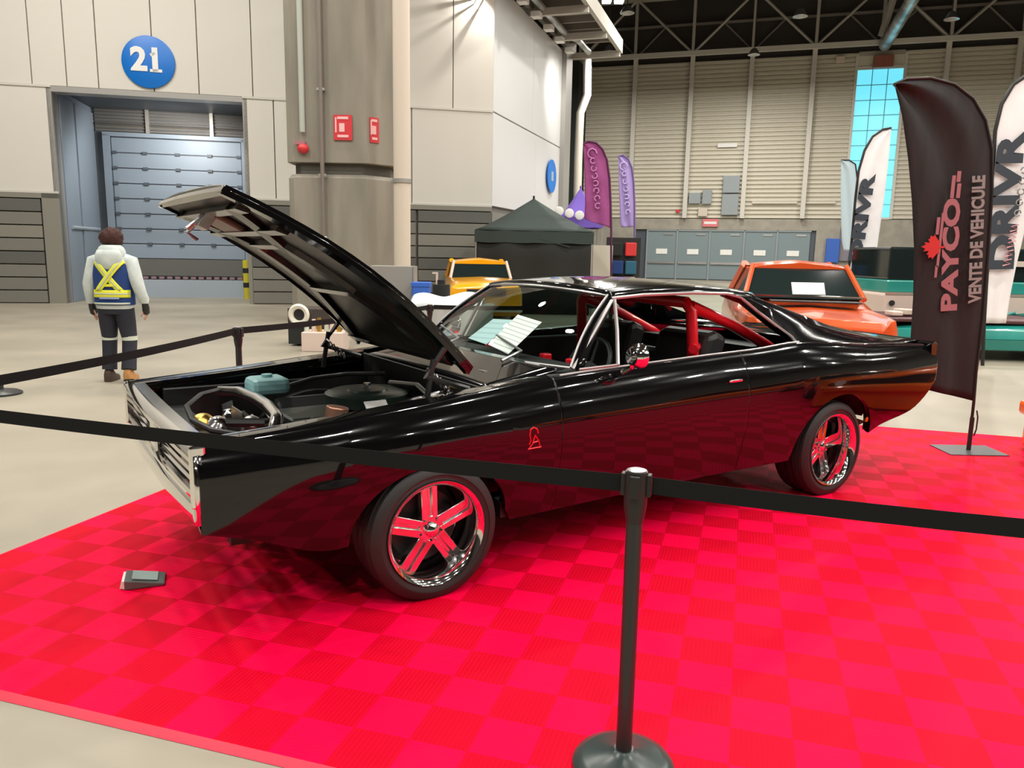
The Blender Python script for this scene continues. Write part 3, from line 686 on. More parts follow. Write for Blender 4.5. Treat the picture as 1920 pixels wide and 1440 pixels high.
b = MB(); b.x = Matrix.Translation((.10, -.04, .80)); b.lathe([(.02, .045), (.10, .045), (.11, .035), (.20, .035), (.225, .025), (.225, -.03), (.20, -.045), (.02, -.045)], 36); ac = b.obj('air_cleaner', mat('dark_green_lid', (.02, .035, .028), .3, .3), car, 35)
b = MB(); b.x = Matrix.Translation((.10, -.04, .845)); b.cyl((0, 0, 0), (0, 0, .03), .02, n=8); b.obj('wing_nut', 'chrome', ac, 35)
b = MB(); b.cbox((.03, -.33, .80), (.12, .08, .005), rx=.7); b.obj('white_tag', 'paper', car)
b = MB(); b.tube([(-.52, .58, .78), (-.46, .40, .80), (-.435, .15, .80), (-.44, -.06, .80), (-.47, -.30, .79), (-.53, -.46, .76), (-.56, -.52, .70)], .033, 10); b.obj('intake_tube', 'alloy', car, 40)
b = MB(); b.tube([(-.68, -.20, .77), (-.52, -.24, .76), (-.40, -.16, .74)], .022, 8); b.obj('radiator_hose', 'black', car, 40)
b = MB(); b.cbox((-.31, .40, .83), (.21, .20, .09)); b.obj('coolant_tank', 'teal', car, bevel=.03)
b = MB(); b.cyl((-.31, .40, .87), (-.31, .40, .89), .03, n=12); b.obj('tank_cap', 'teal', car, 35)
b = MB(); b.cyl((-.22, -.36, .66), (-.19, -.36, .83), .055, n=18); b.obj('copper_canister', 'copper', car, 35, bevel=.008)
for k, (x, y, z, r, m) in enumerate(((-.50, -.30, .66, .055, 'gold'), (-.47, -.20, .68, .05, 'chrome'), (-.47, -.10, .63, .06, 'alloy'), (-.50, .12, .66, .07, 'brushed'))):
    b = MB(); b.x = Matrix.Translation((x, y, z)) @ Matrix.Rotation(PI / 2, 4, 'Y'); b.lathe([(.012, -.035), (r, -.03), (r * .82, -.01), (r * .82, .01), (r, .03), (.012, .035)], 20); b.obj('pulley', m, car, 35)
for x, y, z, r, m in ((-.735, .02, .735, .045, 'gold'), (-.69, -.10, .735, .05, 'alloy'), (-.62, -.02, .76, .035, 'chrome'), (-.56, -.2, .75, .04, 'brushed')):
    b = MB(); b.x = Matrix.Translation((x, y, z)) @ Matrix.Rotation(.6, 4, 'X'); b.lathe([(.01, -.05), (r * .6, -.045), (r, -.01), (r, .02), (r * .5, .035), (.01, .04)], 18); b.obj('fitting', m, car, 35)
b = MB(); b.tube([(-.51, -.36, .66), (-.51, -.26, .73), (-.51, -.05, .72), (-.51, .15, .74), (-.51, .2, .66), (-.51, 0, .52), (-.51, -.3, .58), (-.51, -.36, .66)], .01, 6); b.obj('drive_belt', 'black', car, 40)
for k, pts in enumerate((((.30, .1, .84), (.32, -.2, .87), (.30, -.45, .82), (.2, -.55, .7)), ((-.2, .45, .8), (0, .55, .82), (.2, .5, .84), (.36, .3, .86)), ((.1, -.35, .8), (.22, -.4, .84), (.38, -.38, .85)))):
    b = MB(); b.tube(pts, .014, 8); b.obj('hose', ('brushed', 'black', 'alloy')[k], car, 40)
b = MB(); b.cyl((.30, -.48, .78), (.40, -.48, .78), .07, n=18); b.cbox((.27, -.48, .78), (.12, .08, .06)); b.obj('brake_booster', 'gold', car, 35, bevel=.006)
for k in range(3): b = MB(); b.tube([(-.62 + k * .3, -.70, .80), (-.5 + k * .3, -.66, .815), (-.42 + k * .3, -.6, .76)], .008, 6); b.obj('wiring', 'brushed', car)
# cowl
b = MB()
b.grid(lambda u, v: (.42 + u * .48 - .14 * (1 - (2 * v - 1) ** 2) * u, -.765 + 1.53 * v, .925 + .075 * u + .02 * (1 - (2 * v - 1) ** 2)), 8, 16); b.obj('cowl_panel', 'paint', car, True, solid=.006)
for k in (-1, 1):
    b = MB(); b.tube([(.70, k * .35 - .1, 1.01), (.86, k * .35 - .05, 1.05), (.96, k * .35 + .36, 1.09)], .008, 6); b.obj('wiper', 'brushed', car)
b = MB()
for k in range(10): b.box((.56, -.5 + k * .1, .962), (.62, -.43 + k * .1, .97))
b.obj('cowl_vents', 'brushed', car)
# raised hood
H0, H1, HW = V((.345, 0, .995)), V((-.775, 0, 1.79)), .705
hx = (H1 - H0).normalized(); hz = V((hx.z, 0, -hx.x)) * -1; hz = hz if hz.z > 0 else -hz; HL = (H1 - H0).length
HM = frame(H0, hx, V((0, 1, 0)))        # local x up along hood, y across, z = x cross y
zs_ = 1 if (HM.to_3x3() @ V((0, 0, 1))).z > 0 else -1
def hw(u): return HW - .02 * u
HI = HM.inverted()
def camber(b):
    for v in b.b.verts:
        q = HI @ v.co; u = max(0, min(1, q.x / HL)); q.z += zs_ * .075 * math.sin(PI * u) ** .9; v.co = HM @ q
    return b
def dens(pts, k=7):
    out = []
    for a, c in zip(pts, pts[1:]): out += [V(a).lerp(V(c), i / k) for i in range(k)]
    return out + [V(pts[-1])]
b = MB(); b.x = HM
def hoodf(u, v): y = (2 * v - 1) * hw(u); return (u * HL + .01 * (1 - (2 * v - 1) ** 2) * u, y, zs_ * (.035 + .012 * math.sin(PI * min(u * .9 + .1, 1)) + .018 * (1 - (2 * v - 1) ** 4) - .012 * (abs(2 * v - 1) > .96)))
b.grid(hoodf, 22, 24); hood = camber(b).obj('hood', 'paint', car, True, solid=.008)
b = MB(); b.x = HM
for sg in (-1, 1): b.loft([[(u * HL, sg * hw(u), zs_ * (.0 + .015 * math.sin(PI * u))), (u * HL, sg * hw(u), zs_ * (.042 + .012 * math.sin(PI * min(u * .9 + .1, 1)))), (u * HL, sg * (hw(u) - .05), zs_ * .04), (u * HL, sg * (hw(u) - .05), zs_ * .0)] for u in [i / 12 for i in range(13)]])
b.loft([[(HL - .015, y, 0), (HL + .004 + .01 * (1 - (y / HW) ** 2), y, zs_ * .01), (HL + .004 + .01 * (1 - (y / HW) ** 2), y, zs_ * .032), (HL - .015, y, zs_ * .03)] for y in arcs(-.69, .69, 12)])
camber(b).obj('hood_edge', 'paint', hood, 40)
b = MB(); b.x = HM; b.grid(lambda u, v: (.03 + (HL - .035) * u, -.66 + 1.32 * v, zs_ * .015), 14, 4); camber(b).obj('hood_liner', noisy('hood_liner_black', (.004, .004, .004), (.06, .04, .03), 7, .38, lo=.45, hi=.7), hood)
ribm = mat('hood_frame_paint', (.02, .017, .015), .25, .2, .5, .3)
for pts in (((.1, -.55), (.55, -.28), (.95, -.22), (HL - .1, -.5)), ((.1, .55), (.55, .28), (.95, .22), (HL - .1, .5)), ((.55, -.28), (.55, .28)), ((.95, -.22), (.95, .22)), ((HL - .12, -.62), (HL - .12, .62)), ((.08, -.62), (.08, .62)), ((HL - .3, -.6), (HL - .3, .6))):
    b = MB(); b.x = HM; b.tube(dens([(x, y, zs_ * .012) for x, y in pts]), .045, 4, sc=(1, .7)); camber(b).obj('hood_rib', ribm, hood)
b = MB(); b.x = HM
b.cbox((HL - .21, .10, zs_ * .0), (.16, .34, .03)); camber(b).obj('air_seal', mat('brown_red_pad', (.16, .07, .05), .4, .2), hood, bevel=.01)
b = MB(); b.x = HM; b.cbox((HL - .12, 0, -zs_ * .04), (.05, .12, .09)); b.tube([(HL - .12, .05, -zs_ * .02), (HL - .1, .09, -zs_ * .12), (HL - .16, .11, -zs_ * .13)], .01, 6); b.tube([(HL - .1, -.03, -zs_ * .02), (HL - .07, -.04, -zs_ * .12)], .012, 6); camber(b).obj('hood_latch', 'brushed', hood, bevel=.004)
for sg in (-1, 1):
    b = MB(); b.tube([(.36, sg * .68, .92), (.12, sg * .69, 1.0), (.22, sg * .69, 1.13)], .016, 6); b.tube([(.12, sg * .69, .86), (.16, sg * .69, 1.08)], .014, 6); b.obj('hood_hinge', 'satin', car, 40)
    b = MB(); b.tube([(.14 + .0 * i + .12 * i / 30, sg * .67 + .02 * math.cos(i * 1.3), 1.02 - .1 * i / 30 + .02 * math.sin(i * 1.3)) for i in range(31)], .005, 5); b.obj('hinge_spring', 'brushed', car)
# glasshouse
WB = lambda v: V((.90 - .15 * (1 - (2 * v - 1) ** 2), (2 * v - 1) * .80, 1.0))
WT = lambda v: V((1.29 - .08 * (1 - (2 * v - 1) ** 2), (2 * v - 1) * .615, 1.355 + .03 * (1 - (2 * v - 1) ** 2)))
def wsf(u, v, off=0):
    p = WB(v).lerp(WT(v), u); p.x -= .025 * math.sin(PI * u); p.z += .012 * math.sin(PI * u); return p + V((-.7, 0, .7)) * off
b = MB(); b.grid(lambda u, v: wsf(u, v), 10, 16); b.obj('windshield', 'glass', car, 'all')
b = MB(); b.tube([wsf(0, i / 16, .006) for i in range(17)], .007, 6); b.tube([wsf(1, i / 16, .006) for i in range(17)], .007, 6); b.obj('windshield_trim', 'trim', car, 40)
for v in (0, 1):
    sg = -1 if v == 0 else 1
    b = MB(); b.loft([[wsf(u, v, .008), wsf(u, v, .008) + V((.02, sg * .028, .0)), wsf(u, v) + V((.06, sg * .025, -.01)), wsf(u, v) + V((.05, -sg * .02, -.02))] for u in [i / 8 for i in range(9)]]); b.obj('windshield_pillar', 'paint', car, 40)
    b = MB(); b.tube([wsf(u / 8, v, .012) + V((0, sg * .004, 0)) for u in range(9)], .006, 6); b.obj('pillar_trim', 'trim', car, 40)
RZ = tab(1.2, 1.36, 1.5, 1.378, 1.9, 1.385, 2.2, 1.378, 2.5, 1.352, 2.62, 1.325)
def roof(u, v):
    t = 2 * v - 1; s0 = 1.29 - .08 * (1 - t * t); s1 = 2.56 - .08 * abs(t) ** 3; s = s0 + (s1 - s0) * u
    e = abs(t); y = t * .655; z = lerp(RZ, s) + .055 * (1 - e ** 2.2) * (.6 + .4 * math.sin(PI * min(u + .2, 1)))
    if e > .92: z -= (e - .92) * .28
    return (s, y, z)
b = MB(); b.grid(roof, 26, 28); rf = b.obj('roof', 'paint', car, True, solid=.012)
side_top = [(1.285, .648, 1.345), (1.5, .664, 1.362), (1.9, .668, 1.368), (2.2, .666, 1.360), (2.32, .668, 1.335), (2.46, .695, 1.245), (2.6, .745, 1.15), (2.685, .79, 1.088), (2.70, .815, 1.055)]
for sg in (-1, 1):
    P = lambda q: (q[0], sg * q[1], q[2])
    b = MB(); b.tube([P(q) for q in side_top], .010, 6); b.obj('window_trim', 'trim', car, 40)
    b = MB(); b.tube([P((s, Yb(s, lerp(ZSt, s)) - .022, lerp(ZSt, s) + .012)) for s in [.80 + i * .1 for i in range(20)]], .007, 6); b.obj('belt_trim', 'trim', car, 40)
    b = MB(); b.tube([P(q) for q in ((.90, .812, 1.0), (1.1, .735, 1.18), (1.27, .668, 1.335))], .010, 6); b.tube([P(q) for q in ((1.195, .825, 1.005), (1.25, .745, 1.18), (1.292, .665, 1.34))], .011, 6); b.tube([P(q) for q in ((.93, .825, .998), (1.195, .825, 1.005))], .007, 6); b.obj('vent_window_frame', 'trim', car, 40)
    b = MB(); b.poly([P(q) for q in ((.94, .80, 1.003), (1.19, .818, 1.008), (1.285, .665, 1.33), (1.265, .668, 1.325), (1.1, .728, 1.18))]); b.obj('vent_glass', 'glass', car)
    # flying buttress
    up = [(2.2, .652, 1.366), (2.45, .655, 1.34), (2.7, .665, 1.275), (2.95, .68, 1.205), (3.2, .70, 1.135), (3.5, .725, 1.078), (3.75, .745, 1.03), (3.9, .75, 1.0)]
    lo = [(2.2, .664, 1.356), (2.36, .675, 1.31), (2.56, .735, 1.17), (2.72, .815, 1.053), (3.0, .825, 1.045), (3.35, .82, 1.02), (3.7, .80, 1.0), (3.9, .79, .985)]
    b = MB(); b.loft([[P(l), P([(l[i] * .35 + u[i] * .65) + (.018 if i == 1 else 0) for i in range(3)]), P(u), P((u[0], u[1] - .05, u[2] - .006)), P((l[0], l[1] - .07, l[2] + .02)), P((l[0], l[1] - .05, l[2] - .015))] for u, l in zip(up, lo)]); b.obj('roof_pillar', 'paint', car, 38)
    b = MB(); b.poly([P(q) for q in ((1.31, .662, 1.335), (1.9, .666, 1.358), (2.18, .664, 1.350), (2.30, .668, 1.320), (2.45, .70, 1.23), (2.66, .79, 1.06), (1.9, .84, 1.0), (1.22, .822, 1.0))]) if sg > 0 else None
    if sg > 0: b.obj('side_glass', 'tint', car)
    else: b.b.free()
b = MB(); b.grid(lambda u, v: (2.52 + .42 * u - .03 * (2 * v - 1) ** 2, (2 * v - 1) * .60, 1.375 - .315 * u + .03 * (1 - (2 * v - 1) ** 2)), 8, 12); b.obj('rear_window', 'glass', car, 'all')
b = MB(); b.tube([(2.93, y, 1.07 + .03 * (1 - (y / .56) ** 2)) for y in arcs(-.55, .55, 10)], .01, 6); b.obj('rear_window_trim', 'chrome', car, 40)
b = MB(); b.grid(lambda u, v: (2.90 + u * .5, (2 * v - 1) * .78, lerp(ZSt, 2.9 + u * .5) + .006 + .02 * (1 - (2 * v - 1) ** 2)), 8, 16); b.obj('tulip_panel', 'paint', car, True, solid=.006)
b = MB(); b.grid(lambda u, v: (3.404 + u * .86, (2 * v - 1) * .765, lerp(ZSt, 3.404 + u * .86) + .008 + .02 * (1 - (2 * v - 1) ** 2) + .04 * max(0, u - .75) * 4 * .6), 14, 16); b.obj('trunk_lid', 'paint', car, True, solid=.006)
b = MB(); b.loft([[(4.26, y, .70), (4.30 + .02 * (1 - (y / .9) ** 2), y, .70), (4.30 + .02 * (1 - (y / .9) ** 2), y, .97), (4.27, y, .99), (4.22, y, .975)] for y in arcs(-.885, .885, 16)]); b.obj('tail_panel', 'paint', car, 40)
b = MB(); b.loft([[(4.24, y, .66), (4.33 + .03 * (1 - (y / .9) ** 2), y, .665), (4.345 + .03 * (1 - (y / .9) ** 2), y, .70), (4.33, y, .745), (4.24, y, .75)] for y in arcs(-.87, .87, 16)]); b.obj('rear_bumper', 'chrome', car, 40)
for sg in (-1, 1):
    b = MB(); b.cbox((4.325, sg * .45, .85), (.03, .6, .1)); b.obj('tail_light', 'red', car, bevel=.01)
b = MB(); b.prism([(2.6, .6), (4.2, .62), (4.2, .94), (2.6, 1.0)], -.6, .6); b.obj('trunk_floor', 'inner', car)
# interior
b = MB(); b.prism([(.86, .45), (1.05, .45), (1.20, .72), (1.18, .93), (1.06, .99), (.84, .975)], -.72, .72); b.obj('dashboard', 'inner', car, bevel=.02)
b = MB(); b.box((.6, -.76, .34), (2.6, .76, .40)); b.obj('cabin_floor', 'inner', car)
for sg in (-1, 1):
    b = MB(); b.box((.76, sg * .73, .4), (2.6, sg * .79, .975)); b.obj('door_card', 'inner', car, bevel=.01)
    t_ = MB(); t_.prism([(1.55, .45), (2.05, .42), (2.10, .55), (1.56, .60)], sg * .12, sg * .62); t_.prism([(1.98, .5), (2.14, .5), (2.32, 1.08), (2.22, 1.12), (2.14, 1.1)], sg * .14, sg * .60); t_.obj('bucket_seat', 'leather', car, bevel=.04)
b = MB(); b.cbox((2.50, 0, .72), (.2, 1.1, .38), ry=.3); b.obj('rear_seat', 'leather', car, bevel=.04)
b = MB(); b.x = Matrix.Translation((1.36, -.37, .93)) @ Matrix.Rotation(math.radians(-62), 4, 'Y'); b.tube([(.175 * math.cos(a), .175 * math.sin(a), 0) for a in [2 * PI * i / 28 for i in range(29)]], .014, 8, caps=False); b.cyl((0, 0, -.1), (0, 0, .0), .03)
for a in (0, 2.1, 4.2): b.tube([(0, 0, -.02), (.17 * math.cos(a), .17 * math.sin(a), 0)], .01, 6)
b.obj('steering_wheel', 'black', car, 40)
for y in (-.55, -.3, .3): b = MB(); b.cbox((1.10, y, .985), (.06, .05, .05)); b.obj('dash_gauge', 'red', car, bevel=.008)
for sg in (-1, 1):
    b = MB(); b.tube([(2.10, sg * .56, .42), (2.06, sg * .555, .9), (2.03, sg * .54, 1.25), (2.02, sg * .50, 1.30)], .036, 12); b.tube([(2.03, sg * .53, 1.28), (2.4, sg * .54, 1.155), (2.76, sg * .55, 1.0), (2.95, sg * .55, .9)], .036, 12); b.obj('roll_bar', 'red', car, 40)
b = MB(); b.tube([(2.02, -.51, 1.30), (2.02, 0, 1.31), (2.02, .51, 1.30)], .036, 12); b.obj('roll_bar_cross_tube', 'red', car, 40)
b = MB(); b.tube([(2.0, -.60, 1.02), (2.12, -.52, 1.02), (2.3, -.5, 1.06)], .03, 8); b.obj('seat_harness', 'red', car, 40)
for u0, u1, v0, v1, m, nm in ((.13, .80, .20, .34, 'sheet', 'info_sheet'), (.16, .62, .36, .46, 'tealsheet', 'teal_info_sheet')):
    pass
# mirrors, handles, badges
for sg in (-1, 1):
    mr = MB(); mr.x = Matrix.Translation((1.20, sg * .965, 1.068)) @ Matrix.Rotation(PI / 2, 4, 'Y'); mr.lathe([(.002, -.05), (.045, -.04), (.066, -.005), (.068, .02), (.06, .024), (.002, .02)], 24); mo = mr.obj('door_mirror', 'chrome', car, 40)
    b = MB(); b.tube([(1.18, sg * .95, 1.01), (1.17, sg * .89, .975)], .014, 8); b.obj('mirror_stalk', 'chrome', mo, 40)
    b = MB(); b.cbox((2.02, sg * (Yb(2.02, .87) + .012), .872), (.11, .02, .018)); b.obj('door_handle', 'chrome', car, bevel=.006)
    yb = lambda s, z: sg * (Yb(s, z) + .003)
    b = MB()
    for pts in (((.50, .765), (.505, .80), (.53, .815), (.56, .80), (.57, .77)), ((.545, .76), (.525, .70), (.50, .675)), ((.545, .76), (.575, .72), (.59, .68)), ((.49, .67), (.60, .672)), ((.525, .71), (.57, .715)), ((.50, .765), (.51, .73), (.50, .70))):
        b.tube([(.575 + (s - .545) * .72, yb(s, .705 + (z - .74) * .72), .705 + (z - .74) * .72) for s, z in pts], .004, 5)
    b.obj('fender_emblem', 'red', car)
    b = MB(); b.cyl((3.38, sg * (Yb(3.38, .50) - .01), .50), (3.38, sg * (Yb(3.38, .5) + .006), .50), .018, n=10); b.obj('side_marker', 'chrome', car)
# papers on the dash behind the windshield
def sheet(name, pts, m, label, cat):
    o3 = V(pts[0]); b = MB(); b.x = Matrix.Translation(-sum((V(p) for p in pts), V()) / 4)
    b.poly(pts); o = b.obj(name, m, None, solid=.002); o.location = car.matrix_basis @ (sum((V(p) for p in pts), V()) / 4); o.rotation_euler = (0, 0, TH); return setp(o, label, cat)

# wheels
def tiremat():
    m = mat('tire_tread_rubber', (.018, .018, .018), .55); t = m.node_tree; b = t.nodes['Principled BSDF']; L = t.links.new
    tc = t.nodes.new('ShaderNodeTexCoord'); sp = t.nodes.new('ShaderNodeSeparateXYZ'); L(tc.outputs['Object'], sp.inputs[0])
    at = t.nodes.new('ShaderNodeMath'); at.operation = 'ARCTAN2'; L(sp.outputs[0], at.inputs[0]); L(sp.outputs[2], at.inputs[1])
    def mm(op, a, c):
        n = t.nodes.new('ShaderNodeMath'); n.operation = op
        for i, x in enumerate((a, c)):
            if isinstance(x, (int, float)): n.inputs[i].default_value = x
            else: L(x, n.inputs[i])
        return n.outputs[0]
    f = mm('FRACT', mm('ADD', mm('MULTIPLY', at.outputs[0], 60 / 6.2832), mm('MULTIPLY', mm('ABSOLUTE', sp.outputs[1], 0), 18)), 0)
    r2 = mm('POWER', mm('ADD', mm('MULTIPLY', sp.outputs[0], sp.outputs[0]), mm('MULTIPLY', sp.outputs[2], sp.outputs[2])), .5)
    h = mm('MULTIPLY', mm('LESS_THAN', f, .22), mm('GREATER_THAN', r2, .312))
    bp = t.nodes.new('ShaderNodeBump'); bp.inputs['Strength'].default_value = .9; bp.inputs['Distance'].default_value = .006; bp.invert = True
    L(h, bp.inputs['Height']); L(bp.outputs[0], b.inputs['Normal']); return m
TIRE = tiremat()
def wheel(s, sg, R, rr, ph, yface, lipd):
    wl_ = thing('wheel', None, None); wl_.parent = car; wl_.location = (s, sg * (yface - .13), R)
    X = Matrix.Rotation(-sg * PI / 2, 4, 'X')                # local +z of parts points outwards
    k = .13
    b = MB(); b.x = X; b.lathe([(rr - .01, -k + .01), (rr + .02, -k), (R - .03, -k + .005), (R - .008, -k + .03), (R - .002, -k + .05), (R - .009, -k + .053), (R - .009, -k + .06), (R, -k + .063), (R, -.022), (R - .009, -.020), (R - .009, -.010), (R, -.008), (R, .028), (R - .009, .03), (R - .009, .04), (R, .042), (R, k - .05), (R - .009, k - .047), (R - .009, k - .042), (R - .003, k - .04), (R - .006, k - .018), (R - .022, k - .003), (R - .05, k + .004), (rr + .035, k), (rr + .012, k - .004), (rr - .002, k - .015)], 64, closed=True); ti = b.obj('tire', TIRE, wl_, 30)
    b = MB(); b.x = X; b.lathe([(rr - .01, -k), (rr, -k + .01), (rr - .03, -k + .02), (rr - .035, k - lipd - .03), (rr - .022, k - .02), (rr - .012, k - .004), (rr + .004, k + .004), (rr + .006, k - .004), (rr - .004, k - .018)], 64, closed=True); b.obj('rim', 'chrome', wl_, 40)
    zf = k - lipd - .02
    b = MB(); b.x = X
    for q in range(5):
        a = ph + 2 * PI * q / 5
        b.x = X @ Matrix.Rotation(a, 4, 'Z')
        r1 = rr - .03
        for (o1, o2, i1, i2) in ((.009, .043, .007, .034), (-.043, -.009, -.034, -.007)):
            b.hexa([(.045, i1, zf - .03), (r1, o1, zf - .03), (r1, o2, zf - .03), (.045, i2 + (.012 if i2 > 0 else 0), zf - .03), (.045, i1, zf + .012), (r1, o1, zf), (r1, o2, zf), (.045, i2 + (.012 if i2 > 0 else 0), zf + .012)])
        b.hexa([(.045, -.01, zf - .03), (r1, -.01, zf - .03), (r1, .01, zf - .03), (.045, .01, zf - .03), (.045, -.01, zf + .002), (r1, -.01, zf - .01), (r1, .01, zf - .01), (.045, .01, zf + .002)])
    b.x = X; b.cyl((0, 0, zf - .04), (0, 0, zf + .010), .072, .066, 30); b.lathe([(r1 - .004, zf - .03), (r1 + .012, zf - .03), (r1 + .012, zf), (r1 - .004, zf - .002)], 48, closed=True)
    b.obj('spokes', 'alloy', wl_, 30, bevel=.004)
    b = MB(); b.x = X; b.lathe([(.001, zf + .04), (.02, zf + .038), (.034, zf + .028), (.036, zf + .008), (.001, zf + .008)], 24); b.obj('center_cap', 'chrome', wl_, 40)
    for q in range(5): a = ph + .63 + 2 * PI * q / 5; b = MB(); b.x = X; b.cyl((.055 * math.cos(a), .055 * math.sin(a), zf), (.055 * math.cos(a), .055 * math.sin(a), zf + .022), .009, n=6); b.obj('lug_nut', 'chrome', wl_)
    b = MB(); b.x = X; b.cyl((0, 0, zf - .085), (0, 0, zf - .07), rr - .07, n=40); b.obj('brake_disc', 'iron', wl_, 40)
    b = MB(); b.x = X; b.cyl((0, 0, zf - .14), (0, 0, zf - .12), rr - .04, n=40); b.obj('drum_shield', 'inner', wl_)
    return wl_
for sg in (-1, 1):
    wheel(.045, sg, .325, .240, math.radians(20), .952, .05)
    wheel(3.05, sg, .325, .240, math.radians(8), .925, .09)

# ================================================================== THINGS ROUND THE CAR
CM = Matrix.Translation((-.8895, 4.0841, 0)) @ Matrix.Rotation(TH, 4, 'Z')
def in_ws(px, py, k=1):           # point on the plane just behind the windshield
    a, bq = CM @ V((.845, 0, 1.0)), CM @ V((1.275, 0, 1.365)); nrm = (CM.to_3x3() @ V((0, 1, 0))).cross(bq - a)
    d = ray(px, py); o = V((0, 0, CAMZ)); return o + d * (((a - o).dot(nrm) / d.dot(nrm)) * k)
for nm, m, pts, lab in (('info_sheet', 'sheet', ((971, 590), (1016, 604), (953, 664), (915, 646)), 'white printed sheet propped behind the black car\'s windshield'),
                        ('info_card', 'tealsheet', ((925, 598), (965, 600), (912, 646), (878, 634)), 'pale teal card behind the windshield, left of the white sheet')):
    P4 = [in_ws(*p, 1.012 if nm == 'info_card' else 1) for p in pts]; c = sum(P4, V()) / 4
    xa = (P4[1] - P4[0]).normalized(); ya = (P4[0] - P4[3]); ya = (ya - xa * ya.dot(xa)).normalized(); fm = frame(c, xa, ya); fi = fm.inverted()
    b = MB(); b.poly([fi @ p for p in P4]); o = b.obj(nm, m, None, solid=.0015); o.matrix_world = fm; setp(o, lab, 'paper')

# red mat
mo = thing('floor_mat', 'red interlocking ribbed tile mat under the black car', 'mat', (1.066, 4.791, 0), math.radians(-16.67))
g = .20006
U0, U1, V0, V1 = -16 * g, 44 * g, -15 * g, 15 * g
b = MB(); b.box((U0, V0, 0.001), (U1, V1, .014)); b.obj('tiles', 'tiles', mo)
e = .035
for nm, p in (('a', [(U0, V0), (U1, V0), (U1, V0 - e), (U0 - e, V0 - e)]), ('b', [(U0, V1), (U0, V0), (U0 - e, V0 - e), (U0 - e, V1 + e)]), ('c', [(U1, V1), (U0, V1), (U0 - e, V1 + e), (U1, V1 + e)])):
    b = MB(); b.poly([(p[0][0], p[0][1], .014), (p[1][0], p[1][1], .014), (p[2][0], p[2][1], .002), (p[3][0], p[3][1], .002)]); b.obj('edge_ramp', 'tileedge', mo)
# tape on the floor beside the mat
cb = thing('card_holder', 'small dark card holder with white cards lying on the red mat', 'card holder', (-1.715, 3.43, .015), math.radians(22))
b = MB(); b.prism([(-.085, 0), (.085, 0), (.085, .012), (-.085, .045)], -.07, .07); b.obj('base', mat('grey_green_plastic', (.10, .12, .115), .35), cb, bevel=.004)
b = MB(); b.cbox((.0, 0, .034), (.11, .10, .004), ry=.19); b.obj('card_face', mat('pale_mint_card', (.30, .40, .38), .5), cb)
b = MB(); b.cbox((-.09, 0, .022), (.02, .12, .035), ry=.3); b.obj('white_cards', 'paper', cb)
b = MB()
for k in range(4): b.cbox((-.03 + k * .02, (-1) ** k * .015, .0405 - k * .0038), (.012, .04, .001), ry=.19)
b.obj('print', 'paper', cb)

# stanchions and belts
def stanchion(x, y, label):
    t = thing('stanchion', label, 'stanchion', (x, y, .0)); t.scale = (1, 1, 1.012)
    zf = .0145 if (x > -.2 and y < 2.6) else 0
    b = MB(); b.lathe([(.001, zf), (.155, zf), (.158, zf + .008), (.150, zf + .02), (.12, zf + .032), (.05, zf + .045), (.03, zf + .06), (.001, zf + .06)], 48); b.obj('base', mat('base_cover_green_black', (.035, .05, .048), .28), t, 35)
    b = MB(); b.cyl((0, 0, zf + .03), (0, 0, .84), .0245, n=28); b.obj('post', 'satin', t, 35)
    b = MB(); b.lathe([(.001, .80), (.0255, .80), (.033, .845), (.034, .862), (.034, .945), (.0325, .952), (.001, .952)], 32); h = b.obj('head', 'black', t, 35)
    b = MB(); b.lathe([(.001, .9515), (.028, .9515), (.029, .956), (.02, .959), (.001, .959)], 28); b.obj('cap', 'brushed', h, 35)
    for a in range(4):
        b = MB(); b.cbox((.037 * math.cos(a * PI / 2 - .28), .037 * math.sin(a * PI / 2 - .28), .913), (.014, .03, .066), rz=a * PI / 2 - .28); b.obj('belt_clip', 'black', h, bevel=.003)
    return t
PF, PA, PB, PC, PD, PE = (.368, 2.168), (-2.57, 3.12), (-2.164, 6.037), (-.978, 9.04), (2.25, 1.66), (1.25, 9.9)
stanchion(*PF, 'black belt post in the foreground standing on the red mat')
stanchion(*PA, 'black belt post just outside the left edge of the view')
stanchion(*PB, 'black belt post behind the black car, right of the walking person')
stanchion(*PC, 'black belt post in front of the white clothed table')
stanchion(*PD, 'black belt post outside the right edge of the view')
stanchion(*PE, 'black belt post hidden beyond the black car')
def belt(p, q, label, zc=.924, sag=.02, w=.052):
    a, c = V((*p, zc)), V((*q, zc)); d = (c - a).normalized(); a += d * .046; c -= d * .046
    b = MB(); n = 16; side = V((-d.y, d.x, 0)) * .0008
    b.loft([[a.lerp(c, i / n) + V((0, 0, -sag * 4 * (i / n) * (1 - i / n) + sg * w / 2)) + side * k for sg, k in ((-1, -1), (-1, 1), (1, 1), (1, -1))] for i in range(n + 1)])
    return setp(b.obj('barrier_belt', 'belt'), label, 'belt')
belt(PA, PF, 'long black belt crossing in front of the black car, left of the foreground post', sag=.012)
belt(PF, PD, 'black belt running right from the foreground post')
belt(PA, PB, 'black belt crossing behind the walking person on the left', .937)
belt(PB, PC, 'black belt passing behind the raised hood', .937)
belt(PC, PE, 'black belt in front of the white clothed table, seen past the windshield', .937)
bp = floor_at(2, 739); t = thing('post_base', 'round black post base at the left edge beyond the belt', 'post base', (bp.x, bp.y, 0)); b = MB(); b.lathe([(.001, 0), (.2, 0), (.2, .02), (.16, .04), (.05, .06), (.001, .06)], 32); b.obj('disc', 'satin', t, 35)
b = MB(); b.cyl((0, 0, .05), (0, 0, .10), .03, n=16); b.obj('socket', 'satin', t, 35)

